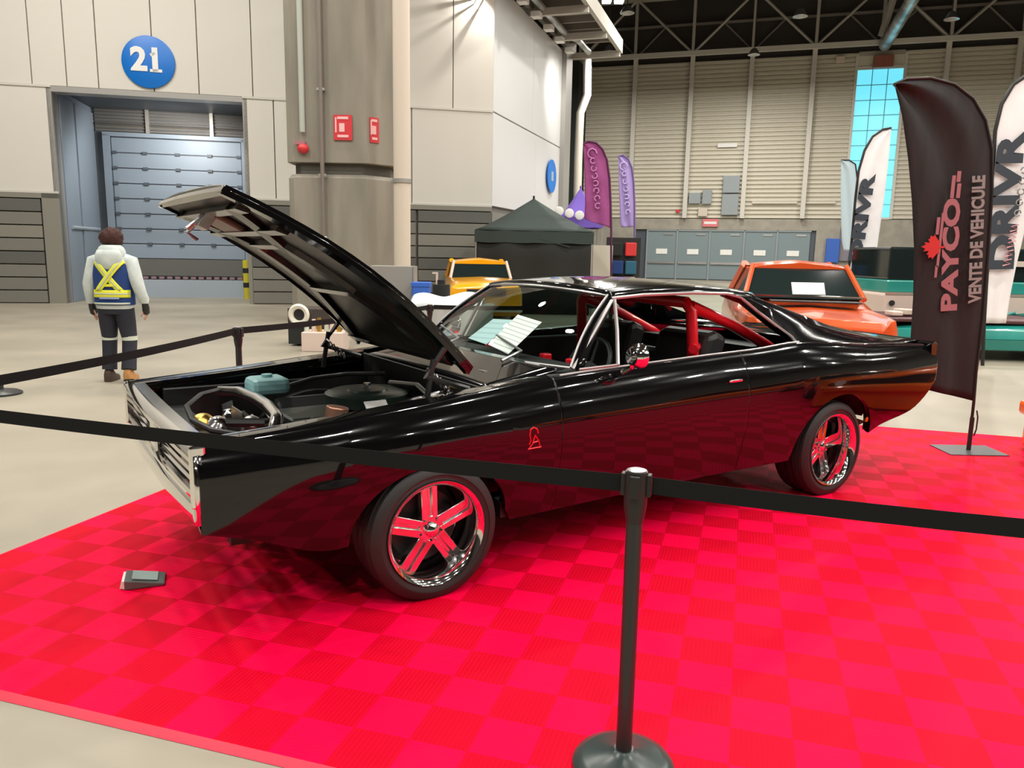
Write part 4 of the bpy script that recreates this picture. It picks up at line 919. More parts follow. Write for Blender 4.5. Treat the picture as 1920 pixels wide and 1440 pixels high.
# ------------------------------------------------------------------ feather flags (flat cloth hung on bowed poles)
def feather(name, label, y, edge_free, pole, m, wave=.03, base=None, pole_r=.016, hem='black'):
    """edge_free, pole : pixel lists from the top down, both in the plane y = const"""
    P = [at_y(px, py, y) for px, py in pole]; Fr = [at_y(px, py, y) for px, py in edge_free]
    root = thing(name, label, 'flag', (P[-1].x, y, 0)); o = V((P[-1].x, y, 0))
    def resample(L, n):
        ds = [0]
        for a, c in zip(L, L[1:]): ds.append(ds[-1] + (c - a).length)
        out = []
        for i in range(n + 1):
            t = ds[-1] * i / n; k = max(j for j in range(len(ds)) if ds[j] <= t + 1e-9); k = min(k, len(L) - 2)
            out.append(L[k].lerp(L[k + 1], (t - ds[k]) / max(ds[k + 1] - ds[k], 1e-9)))
        return out
    n = 40; A = resample(Fr, n); B = resample(P[:-1] if base else P, n)
    def f(u, v):
        i = min(int(round(u * n)), n); q = A[i].lerp(B[i], v) - o
        q.y += wave * math.sin(v * 9 + q.z * 1.5) * math.sin(PI * v) * min(1, 3 * (1 - v) + .2); return q
    b = MB(); b.grid(f, n, 14); cl_ = b.obj('cloth', m, root, 'all', solid=.003)
    if P[-1].z > .03: P.append(V((P[-1].x, y, 0)))
    b = MB(); b.tube([q - o for q in P], pole_r, 8); b.obj('pole', hem, root, 40)
    return root, o
fr, fo = feather('feather_flag', 'black feather flag with PAYCO lettering on a flat base plate', 6.304,
    [(1677, 158), (1692, 220), (1703, 300), (1710, 380), (1714, 470), (1712, 560), (1707, 640), (1702, 722)],
    [(1677, 158), (1700, 148), (1745, 146), (1790, 158), (1825, 185), (1848, 225), (1860, 280), (1860, 360), (1852, 480), (1842, 600), (1830, 700), (1826, 752), (1815, 850)], 'flagblack', .035, True, .012)
b = MB(); b.hexa([(-.24, -.17, 0.014), (.24, -.17, .014), (.24, .17, .014), (-.24, .17, .014), (-.24, -.17, .022), (.24, -.17, .022), (.24, .17, .022), (-.24, .17, .022)]); b.obj('base_plate', mat('grey_steel_plate', (.10, .105, .105), .4, .3), fr, bevel=.003)
b = MB(); b.cyl((0, 0, .02), (0, 0, .3), .018, n=12); b.tube([(.03, 0, .14), (.045, 0, .2), (.045, 0, .3), (.03, 0, .36)], .006, 6); b.obj('pole_socket', 'satin', fr, 35)
def flagtext(root, o, y, s, p0, p1, size, m, sx=1, bold=.0, name='lettering', off=.045):
    """text running from p0 to p1 (pixels) in the plane y"""
    a, c = at_y(*p0, y), at_y(*p1, y); d = c - a; L = d.length; d.normalize(); up = V((0, -1, 0)).cross(d); 
    t = text(name, s, size, m, Matrix(), root, .002, bold)
    xs = [q.co.x for q in t.data.vertices]; ys = [q.co.y for q in t.data.vertices]; w_, h_ = max(xs) - min(xs), max(ys) - min(ys)
    cx_, cy_ = (max(xs) + min(xs)) / 2, (max(ys) + min(ys)) / 2
    t.data.transform(frame((a + c) / 2 - o + V((0, -off, 0)), d, up) @ Matrix.Diagonal((L / w_, size / h_, 1, 1)) @ Matrix.Translation((-cx_, -cy_, 0)))
    return t
flagtext(fr, fo, 6.304, 'PAYCO', (1773, 582), (1779, 372), .135, 'pinkprint', bold=.006)
flagtext(fr, fo, 6.304, 'VENTE DE VEHICULE', (1821, 568), (1829, 330), .105, 'greyprint', bold=.004)
b = MB()
leaf = [(0, .11), (.02, .07), (.045, .085), (.04, .03), (.075, .05), (.08, .03), (.11, .03), (.10, .0), (.12, -.01), (.06, -.055), (.065, -.075), (.01, -.065), (.01, -.12), (-.01, -.12), (-.01, -.065), (-.065, -.075), (-.06, -.055), (-.12, -.01), (-.10, 0), (-.11, .03), (-.08, .03), (-.075, .05), (-.04, .03), (-.045, .085), (-.02, .07)]
lc = at_y(1742, 463, 6.304) - fo; b.x = Matrix.Translation(lc + V((0, -.05, 0))); b.prism([(-z * .8, x * .8) for x, z in leaf], -.002, .002); b.obj('maple_leaf', 'redprint', fr)
for (p0, p1, wd_) in (((1757, 500), (1757, 400), .02), ((1748, 520), (1750, 498), .02), ((1752, 440), (1753, 408), .025), ((1791, 372), (1791, 345), .03), ((1780, 372), (1781, 330), .028), ((1791, 342), (1792, 322), .03)):
    a, c = at_y(*p0, 6.304) - fo, at_y(*p1, 6.304) - fo; b = MB(); b.cbox((a + c) / 2 + V((0, -.048, 0)), (wd_, .003, (c - a).length)); b.obj('small_print', 'pinkprint', fr)
f2, o2 = feather('feather_flag', 'tall white DRIVR feather flag at the right edge, behind the black flag', 11.8,
    [(1996, 150), (1970, 260), (1945, 360), (1922, 430), (1905, 500), (1893, 560), (1886, 606)],
    [(1996, 150), (1965, 135), (1930, 138), (1900, 158), (1878, 195), (1866, 245), (1860, 330), (1853, 470), (1845, 606), (1842, 690)], 'flagwhite', .018, True, .028)
flagtext(f2, o2, 11.8, 'DRIVR', (1871, 505), (1893, 245), .40, 'inkdark', bold=.02, off=.06)
flagtext(f2, o2, 11.8, 'PNEU', (1881, 500), (1900, 415), .13, 'pinkprint', bold=.004, off=.06) if False else None
for k, (px, py) in enumerate(((1883, 492), (1887, 475), (1891, 458), (1894, 442), (1897, 428))):
    q = at_y(px, py, 11.8) - o2; b = MB(); b.x = Matrix.Translation(q + V((0, -.06, 0))); b.tube([(-.06, 0, -.05), (.05, 0, -.02), (-.05, 0, .02), (.06, 0, .05)], .012, 5); b.obj('pink_print', mat('pale_pink_print', (.72, .35, .38), .7), f2)
for k in range(5):
    q = at_y(1903 + k * 3.2, 400 - k * 20, 11.8) - o2; b = MB(); b.x = Matrix.Translation(q + V((0, -.06, 0))); b.tube([(.05 * math.cos(a), 0, .045 * math.sin(a)) for a in [i * PI / 4 + k for i in range(8)]], .012, 5); b.obj('grey_print', 'greyprint', f2)
f3, o3 = feather('feather_flag', 'white DRIVR feather flag in front of the tall blue window', 16.8,
    [(1671, 240), (1666, 300), (1658, 370), (1648, 440), (1640, 500), (1630, 560), (1624, 606)],
    [(1671, 240), (1655, 243), (1636, 256), (1621, 282), (1610, 320), (1604, 370), (1598, 440), (1590, 520), (1584, 560), (1582, 640)], 'flagwhite', .018, True, .026)
flagtext(f3, o3, 16.8, 'DRIVR', (1600, 490), (1627, 325), .30, 'inkdark', bold=.018, off=.06)
f4, o4 = feather('feather_flag', 'pale blue-white feather flag partly hidden behind the DRIVR flag', 21.5,
    [(1577, 300), (1576, 360), (1577, 420), (1579, 455), (1582, 470)],
    [(1577, 300), (1592, 300), (1604, 308), (1608, 340), (1606, 420), (1600, 470), (1598, 560)], mat('pale_blue_cloth', (.48, .62, .68), .8), .03, True, .02)
f5, o5 = feather('feather_flag', 'magenta feather flag behind the dark canopy tent', 21,
    [(1094, 270), (1096, 330), (1097, 380), (1096, 410), (1099, 412)],
    [(1094, 270), (1103, 265), (1118, 268), (1130, 280), (1138, 300), (1143, 335), (1145, 380), (1146, 428), (1146, 520)], 'magenta', .03, True, .03, hem=mat('dark_purple_hem', (.08, .01, .06), .7))
f6, o6 = feather('feather_flag', 'slim lavender feather flag beside the magenta one', 25,
    [(1159, 293), (1160, 340), (1162, 390), (1163, 420), (1166, 426)],
    [(1159, 293), (1168, 291), (1178, 298), (1185, 315), (1188, 340), (1190, 380), (1190, 426), (1189, 520)], 'lavender', .03, True, .03, hem=mat('purple_hem', (.16, .10, .28), .7))
for root, o, y, x0, y0, x1, y1, n_, m in ((f5, o5, 21, 1110, 288, 1122, 400, 8, 'lilacprint'), (f6, o6, 25, 1169, 312, 1178, 412, 7, mat('pale_lilac_print', (.55, .45, .75), .7))):
    for k in range(n_):
        q = at_y(x0 + (x1 - x0) * k / n_, y0 + (y1 - y0) * k / n_, y) - o; b = MB(); b.x = Matrix.Translation(q + V((0, -.05, 0)))
        r = .12 if k == 0 else .07; b.tube([(r * math.cos(a), 0, r * math.sin(a)) for a in [i * PI / 4 + k for i in range(7)]], .02, 5); b.obj('print_mark', m, root)

# ------------------------------------------------------------------ canopy tents
def tent(name, label, x0, x1, y0, y1, ze, zp, m, wallm=None, zh=.3):
    t = thing(name, label, 'canopy tent', ((x0 + x1) / 2, (y0 + y1) / 2, 0)); w_, d_ = (x1 - x0) / 2, (y1 - y0) / 2
    b = MB(); c = [(-w_, -d_), (w_, -d_), (w_, d_), (-w_, d_)]
    for k in range(4):
        a, q = c[k], c[(k + 1) % 4]
        b.grid(lambda u, v: ((a[0] * (1 - v) + q[0] * v) * (1 - u), (a[1] * (1 - v) + q[1] * v) * (1 - u), ze + (zp - ze) * (u ** 1.15)), 8, 4)
    b.obj('roof', m, t, 25, solid=.004)
    b = MB()
    for k in range(4):
        a, q = c[k], c[(k + 1) % 4]; b.grid(lambda u, v: ((a[0] * (1 - v) + q[0] * v) * 1.003, (a[1] * (1 - v) + q[1] * v) * 1.003, ze - zh * u - .02 * abs(math.sin(v * 12))), 1, 16)
    b.obj('valance', m, t, solid=.004)
    for a in c: b = MB(); b.box((a[0] * .98 - .02, a[1] * .98 - .02, 0), (a[0] * .98 + .02, a[1] * .98 + .02, ze)); b.obj('leg', 'conduit', t)
    if wallm:
        b = MB(); b.grid(lambda u, v: (-w_ + 2 * w_ * v, -d_ * .97 + .03 * math.sin(v * 17), (ze - .2) * u), 4, 24); b.obj('side_wall', wallm, t, 25, solid=.004)
        b = MB(); b.grid(lambda u, v: (-w_ * .97 + .03 * math.sin(v * 17), -d_ + 2 * d_ * v, (ze - .2) * u), 4, 24); b.obj('side_wall', wallm, t, 25, solid=.004)
        b = MB(); b.tube([(w_ * .1, -d_ - .0, 1.95), (w_ * .6, -d_ + .0, 1.75)], .015, 6); b.obj('seam_cord', 'canopy', t)
    b = MB(); b.cyl((0, 0, zp - .03), (0, 0, zp + .07), .03, n=8); b.obj('finial', m, t)
    return t
tent('canopy_tent', 'dark green-black canopy tent with closed sides by the corner wall', -1.03, 2.03, 20.2, 22.9, 2.15, 3.05, 'canopy', 'canopyb')
q1, q2 = at_y(1042, 397, 26.5), at_y(1112, 400, 26.5)
tent('canopy_tent', 'violet canopy tent peeking over the dark tent', q1.x + .1, q1.x + 1.5, 25.6, 27.2, 2.75, 3.75, 'violet', zh=.3)
b = MB(); q = at_y(1060, 396, 25.4)
t = thing('banner_strip', 'white lettered strip along the violet canopy edge', 'banner', (q.x, 25.4, q.z)); 
for k in range(3): b = MB(); b.ell((k * .33 - .2, 0, -.06 * k), (.15, .03, .15), 10, 6); b.obj('white_letter', 'white', t)
q = at_y(1126, 480, 23.2); t = thing('display_board', 'cream board standing at the right side of the dark tent', 'board', (q.x, 23.2, 0)); b = MB(); b.box((-.38, 0, .5), (.36, .05, 1.85)); b.obj('panel', 'slat', t); b = MB(); b.box((-.36, 0, 0), (-.31, .05, .5)); b.box((.3, 0, 0), (.35, .05, .5)); b.obj('leg', 'conduit', t)
q = at_y(1170, 480, 24); t = thing('display_rack', 'black rack of red and blue goods under the lavender flag', 'rack', (q.x, 24, 0))
b = MB(); b.box((-.55, 0, .2), (.5, .05, 2.1)); b.box((-.55, -.4, .0), (-.5, 0, 2.1)); b.obj('frame', 'inner', t)
for (x, z, m) in ((-.25, 1.75, 'canopyb'), (.18, 1.75, 'redprint'), (-.2, 1.2, 'vest'), (.2, 1.2, mat('petrol_blue', (.01, .10, .17), .6)), (.18, .72, 'silver'), (-.25, .7, 'greybox')):
    b = MB(); b.cbox((x, -.1, z), (.34, .15, .4)); b.obj('goods', m, t, bevel=.03)

# ------------------------------------------------------------------ background cars
def bgcar(name, label, m, loc, rz, L=4.6, Wd=1.8, z0=.22, zb=.72, zd=.92, zr=1.4, cab=(-.5, .15, 1.2, 1.7), rw_=.62, glass='darkglass', hoodz=None, stripe=None, trim='chrome', lights=True, pillar=None):
    """front towards local -x"""
    t = thing(name, label, 'car', loc, rz); h = L / 2; w = Wd / 2; hz_ = hoodz or zd - .05
    def sec(x, wk, zt, zl): return [(x, -wk * .93, zl), (x, -wk, zl + .18), (x, -wk, zb - .08), (x, -wk * .96, zb + .06), (x, -wk * .84, zt), (x, 0, zt + .035), (x, wk * .84, zt), (x, wk * .96, zb + .06), (x, wk, zb - .08), (x, wk, zl + .18), (x, wk * .93, zl)]
    b = MB(); b.loft([sec(-h, w * .86, hz_ - .14, z0 + .16), sec(-h + .08, w * .93, hz_ - .06, z0 + .06), sec(-h + .5, w * .98, hz_ - .01, z0), sec(cab[0] - .1, w, hz_ + .03, z0), sec(cab[0] + .2, w, zd, z0), sec(cab[3], w, zd, z0), sec(h - .5, w * .98, zd - .02, z0 + .04), sec(h - .06, w * .93, zd - .05, z0 + .1), sec(h, w * .86, zd - .12, z0 + .2)]); b.obj('body', m, t, 30, bevel=.02)
    r = rw_ * Wd / 1.8; rb = w * .84
    q = [(cab[0], rb, zd + .01), (cab[1], r, zr - .03), (cab[2], r, zr - .03), (cab[3], rb, zd + .01)]
    b = MB(); rs = [(cab[1] - .03, zr - .035), (cab[1] + .15, zr), (cab[2] - .15, zr), (cab[2] + .03, zr - .035)]
    b.loft([[(x, y * r * 1.01, z - .03 * abs(y) ** 3 + (.02 if abs(y) < .5 else 0) + dz) for y, dz in ((-1, 0), (-.9, .02), (-.5, .03), (0, .035), (.5, .03), (.9, .02), (1, 0), (.9, -.04), (-.9, -.04))] for x, z in rs]); b.obj('roof', m, t, 30)
    for sg in (-1, 1):
        b = MB(); b.tube([(cab[0], sg * rb, zd), (cab[1], sg * r, zr - .02)], .035, 6); b.obj('windshield_pillar', pillar or m, t, 40)
        b = MB(); b.tube([(cab[2], sg * r, zr - .02), (cab[3], sg * rb, zd)], .07, 6); b.obj('rear_pillar', m, t, 40)
        b = MB(); b.poly([(cab[0] + .05, sg * rb * .985, zd), (cab[1] + .03, sg * r * .985, zr - .05), (cab[2], sg * r * .985, zr - .05), (cab[3], sg * rb * .985, zd)]); b.obj('side_window', glass, t)
        if not lights: continue
        b = MB(); b.cyl((-h - .005, sg * w * .66, hz_ - .2), (-h + .06, sg * w * .66, hz_ - .2), .09, n=18); b.obj('headlight', 'white', t, 35)
    b = MB(); b.poly([(cab[0], -rb, zd), (cab[0], rb, zd), (cab[1], r, zr - .04), (cab[1], -r, zr - .04)]); b.obj('windshield', glass, t)
    b = MB(); b.poly([(cab[3], -rb, zd), (cab[3], rb, zd), (cab[2], r, zr - .04), (cab[2], -r, zr - .04)]); b.obj('rear_window', glass, t)
    b = MB(); b.cbox((-h - .03, 0, z0 + .2), (.12, Wd * .92, .12)); b.obj('bumper', trim, t, bevel=.03); b = MB(); b.cbox((h + .03, 0, z0 + .25), (.12, Wd * .92, .12)); b.obj('bumper', trim, t, bevel=.03)
    b = MB(); b.cbox((-h - .0, 0, hz_ - .22), (.04, Wd * .5, .14)); b.obj('grille', 'inner', t)
    for x in (-L * .31, L * .31):
        for sg in (-1, 1):
            b = MB(); b.x = Matrix.Translation((x, sg * (w - .09), .32)) @ Matrix.Rotation(PI / 2, 4, 'X'); b.lathe([(.2, -.1), (.3, -.1), (.32, -.07), (.32, .07), (.3, .1), (.2, .1)], 32, closed=True); b.obj('tire', 'rubber', t, 35)
            b = MB(); b.x = Matrix.Translation((x, sg * (w - .09), .32)) @ Matrix.Rotation(PI / 2, 4, 'X'); b.lathe([(.02, -.06), (.1, -.08), (.2, -.1), (.21, -.02), (.21, .02), (.2, .1), (.1, .08), (.02, .06)], 24); b.obj('wheel_disc', 'brushed', t, 35)
    if stripe: b = MB(); b.box((-h + .3, -w * .5, hz_ + .0), (cab[0] - .12, w * .5, hz_ + .045)); b.obj('hood_panel', stripe, t, bevel=.01)
    return t
orc = bgcar('parked_car', 'red-orange car with a white sheet in its windshield, behind the black car', 'redorange', (3.98, 11.0, 0), math.radians(78), 4.6, 1.78, zd=1.06, zb=.86, zr=1.50, hoodz=.93, lights=False, cab=(-.85, -.25, 1.1, 1.7), stripe=None, glass='darkglass')
b = MB(); b.x = Matrix.Translation((-.93, 0, 1.085)); b.box((-.06, -.72, 0), (.05, .72, .02)); b.obj('cowl_trim', 'alloy', orc)
b = MB(); b.box((-1.35, -.62, 1.035), (-1.02, .45, 1.05)); b.obj('cowl_panel', 'inner', orc)
pp = at_y(1524, 540, 9.75); b = MB(); b.cbox((0, 0, 0), (.42, .01, .17), rx=-.5); o = b.obj('price_sheet', 'paper'); o.location = (pp.x + .02, 9.95, 1.20); setp(o, 'white price sheet behind the red-orange car windshield', 'paper')
bgcar('parked_car', 'amber yellow car with a rounded white-edged cab, left of the dark tent', 'yolk', (-.80, 17.9, 0), math.radians(97), 3.9, 1.62, zd=1.0, zb=.80, zr=1.40, hoodz=.98, cab=(-.45, -.2, .9, 1.3), rw_=.66, lights=False, pillar='cream')
bgcar('parked_car', 'bright orange car whose corner enters the view at the right edge', 'orange', (6.36, 5.02, 0), math.radians(-14), 4.5, 1.9, z0=.18, zb=.5, zd=.80, zr=1.25, hoodz=.72, trim='orange')
og = [o for o in C.objects if o.get('label', '').startswith('bright orange')][0]
b = MB(); b.box((-2.27, -.92, .03), (-2.02, .92, .44)); b.obj('front_air_dam', 'orange', og, bevel=.03)
bgcar('parked_car', 'second bright orange car outside the right side of the view', 'orange', (10.2, 2.6, 0), math.radians(80), 4.8, 1.9, z0=.2, zb=.66, zd=.9, zr=1.35)
tc_ = bgcar('parked_car', 'low teal car at the right edge behind the black flag', 'tealpaint', (8.35, 13.1, 0), math.radians(-4), 4.6, 1.8, z0=.18, zb=.44, zd=.60, zr=.72, hoodz=.56, cab=(.3, .5, 1.2, 1.6), glass='inner')
b = MB(); b.box((-2.2, -.8, .60), (.4, .8, .66)); b.obj('trim_strip', mat('dark_maroon_trim', (.08, .02, .025), .5), tc_, bevel=.02)
t = thing('engine_parts', 'pale pink and cream clutter lying on top of the low teal car', 'parts', (7.1, 13.1, .685))
for k in range(9): b = MB(); b.cbox((-.8 + k * .2, -.3 + .08 * (k % 3), .03 + .02 * (k % 2) + (.004 * k)), (.17, .3, .07 + .02 * (k % 3)), rz=.3 * k); b.obj('piece', ('cream', 'pipe', 'pinkprint')[k % 3], t, bevel=.015)
# teal and cream van behind the black flag
vx = at_y(1658, 560, 14.3).x
vn = thing('van', 'teal and cream van showing on both sides of the black flag', 'van', (vx, 14.3, 0))
b = MB(); b.box((0, 0, .58), (3.4, 1.8, .98)); b.obj('lower_body', 'cream', vn, bevel=.05)
b = MB(); b.box((.04, .03, .98), (3.38, 1.77, 1.22)); b.obj('teal_band', 'tealpaint', vn, bevel=.03)
b = MB(); b.box((.06, .06, 1.22), (3.3, 1.7, 1.82)); b.obj('window_band', 'darkglass', vn, bevel=.04)
b = MB(); b.box((.02, -.01, .95), (3.4, .02, 1.0)); b.obj('trim_strip', 'alloy', vn)
b = MB(); b.box((1.9, .0, 1.5), (3.3, .05, 1.6)); b.obj('shelf', 'cream', vn); b = MB(); b.box((.0, .0, .4), (3.4, 1.7, .6)); b.obj('underbody', 'inner', vn)
b = MB(); b.cyl((.14, -.03, .80), (.14, .03, .80), .05, n=16); b.obj('round_lamp', 'inner', vn, 35)
for x in (.7, 2.8):
    b = MB(); b.x = Matrix.Translation((x, .12, .32)) @ Matrix.Rotation(PI / 2, 4, 'X'); b.lathe([(.02, -.1), (.3, -.1), (.32, -.06), (.32, .06), (.3, .1), (.02, .1)], 28); b.obj('tire', 'rubber', vn, 35)
rc = at_y(1640, 545, 17)
bgcar('parked_car', 'small dark red car between the white flag and the van', mat('crimson_paint', (.36, .03, .04), .25), (rc.x + .75, 19.1, 0), math.radians(85), 4.2, 1.6, zd=.85, zr=1.15, cab=(-.6, 0, 1, 1.5))
q = at_y(1647, 515, 21); b = MB(); b.cbox((0, 0, 0), (1.0, .6, .5)); o = b.obj('blue_crate', 'bluep', None, bevel=.03); o.location = (q.x, 23.2, .25); setp(o, 'low blue crate beyond the dark red car', 'crate')

# ------------------------------------------------------------------ table, boxes, speaker
def table(name, label, x0, x1, y0, y1, z, cover=True):
    t = thing(name, label, 'table', ((x0 + x1) / 2, (y0 + y1) / 2, 0)); w_, d_ = (x1 - x0) / 2, (y1 - y0) / 2
    b = MB(); b.box((-w_, -d_, z - .03), (w_, d_, z)); b.obj('tabletop', 'white', t, bevel=.01)
    for sx in (-1, 1):
        for sy in (-1, 1): b = MB(); b.cyl((sx * (w_ - .1), sy * (d_ - .1), 0), (sx * (w_ - .1), sy * (d_ - .1), z - .03), .02, n=8); b.obj('leg', 'brushed', t)
    return t
tx0, tx1 = at_y(768, 580, 11.4).x, at_y(884, 580, 11.4).x
table('folding_table', 'folding table under the white cloth, left of the windshield', tx0, tx1 + .3, 11.4, 12.6, .74)
b = MB(); b.grid(lambda u, v: (tx0 - .02 + (tx1 + .34 - tx0) * v, 11.38 - .012 * math.sin(v * 40), .76 - .72 * u), 6, 40); b.poly([(tx0 - .02, 11.38, .76), (tx1 + .32, 11.38, .76), (tx1 + .32, 12.62, .76), (tx0 - .02, 12.62, .76)]); b.grid(lambda u, v: (tx0 - .02 - .01 * math.sin(v * 40), 11.38 + 1.24 * v, .76 - .72 * u), 4, 20)
setp(b.obj('tablecloth', mat('grey_white_cloth', (.42, .43, .41), .8), None, 25), 'pale grey cloth hanging over the folding table', 'tablecloth')
b = MB(); b.grid(lambda u, v: (tx0 + .0 + (tx1 - tx0 + .15) * v, 11.42 + 1.1 * u, .765 + .24 * math.sin(PI * u) ** .5 * (.75 + .25 * math.sin(v * 7 + u * 3)) * math.sin(PI * (.1 + .8 * v)) ** .4), 14, 24); setp(b.obj('plastic_sheet', 'cloth', None, 'all', solid=.01), 'heap of white plastic sheet on the clothed table', 'sheet')
q = at_y(790, 536, 13.2); t = thing('storage_tote', 'blue storage tote behind the clothed table', 'tote', (q.x, 13.3, 0)); b = MB(); b.box((-.16, -.15, 0), (.14, .15, 1.0)); b.obj('bin', 'bluep', t, bevel=.03); b = MB(); b.box((-.17, -.16, .98), (.15, .16, 1.06)); b.obj('lid', 'bluep', t, bevel=.01)
q = at_y(817, 532, 13.9); t = thing('pump_bottle', 'dark bottle with a pale pump beside the blue tote', 'bottle', (q.x + .1, 13.9, 0)); b = MB(); b.cyl((0, 0, 0), (0, 0, 1.0), .16, n=12); b.cyl((0, 0, 1.0), (0, 0, 1.08), .07, n=12); b.obj('body', 'canopyb', t, 35); b = MB(); b.cyl((-.08, 0, 1.0), (-.08, 0, 1.2), .02, n=8); b.cbox((-.11, 0, 1.2), (.1, .04, .03)); b.obj('pump', 'cream', t)
q0, q1 = at_y(694, 520, 13.4), at_y(774, 520, 13.4)
t = thing('partition_box', 'plain grey-beige box panel in front of the cream pipe', 'partition', ((q0.x + q1.x) / 2, 13.6, 0)); b = MB(); b.box((-(q1.x - q0.x) / 2, -.2, 0), ((q1.x - q0.x) / 2, .2, 1.32)); b.obj('panel', 'greyp', t, bevel=.01); b = MB(); b.box(((q1.x - q0.x) / 2 + .005, -.21, 0), ((q1.x - q0.x) / 2 + .03, .21, 1.32)); b.obj('edge', 'conduit', t)
q = at_y(578, 640, 12.6)
t = thing('loudspeaker', 'black cabinet with a white ring horn on top, behind the raised hood', 'loudspeaker', (q.x, 12.9, 0), -.1)
b = MB(); b.box((-.31, -.3, .03), (.42, .3, .36)); b.obj('cabinet', 'satin', t, bevel=.01); b = MB(); b.box((-.31, -.3, .37), (.42, .3, .62)); b.obj('upper_cabinet', mat('brown_black_box', (.045, .035, .03), .6), t, bevel=.01)
b = MB(); b.x = Matrix.Translation((-.1, -.33, .52)) @ Matrix.Rotation(PI / 2, 4, 'X'); b.lathe([(.09, -.02), (.17, -.02), (.18, .02), (.15, .05), (.1, .03)], 30, closed=True); b.obj('ring', mat('cream_ring', (.72, .70, .60), .5), t, 35)
b = MB(); b.x = Matrix.Translation((-.1, -.31, .52)) @ Matrix.Rotation(PI / 2, 4, 'X'); b.lathe([(.001, .0), (.09, .02), (.095, -.01)], 24); b.obj('cone', 'inner', t, 35)
b = MB(); b.cbox((.27, -.31, .14), (.03, .01, .08)); b.obj('badge', 'silver', t)
b = MB(); b.box((-.2, -.2, 0), (-.15, -.15, .03)); b.box((.3, -.2, 0), (.35, -.15, .03)); b.obj('feet', 'black', t)
q = floor_at(630, 655, 0); t = thing('supply_crate', 'cluttered crate of pale bottles behind the engine bay', 'crate', (-3.0, 12.2, 0)); b = MB(); b.box((-.3, -.25, 0), (.35, .25, .3)); b.obj('box', 'cream', t, bevel=.01)
for k in range(6): b = MB(); b.cyl((-.25 + k * .1, -.1 + .06 * (k % 2), .3), (-.25 + k * .1, -.1 + .06 * (k % 2), .46 + .03 * (k % 3)), .04, .03, n=10); b.obj('bottle', ('silver', 'cream', 'gold')[k % 3], t, 35)

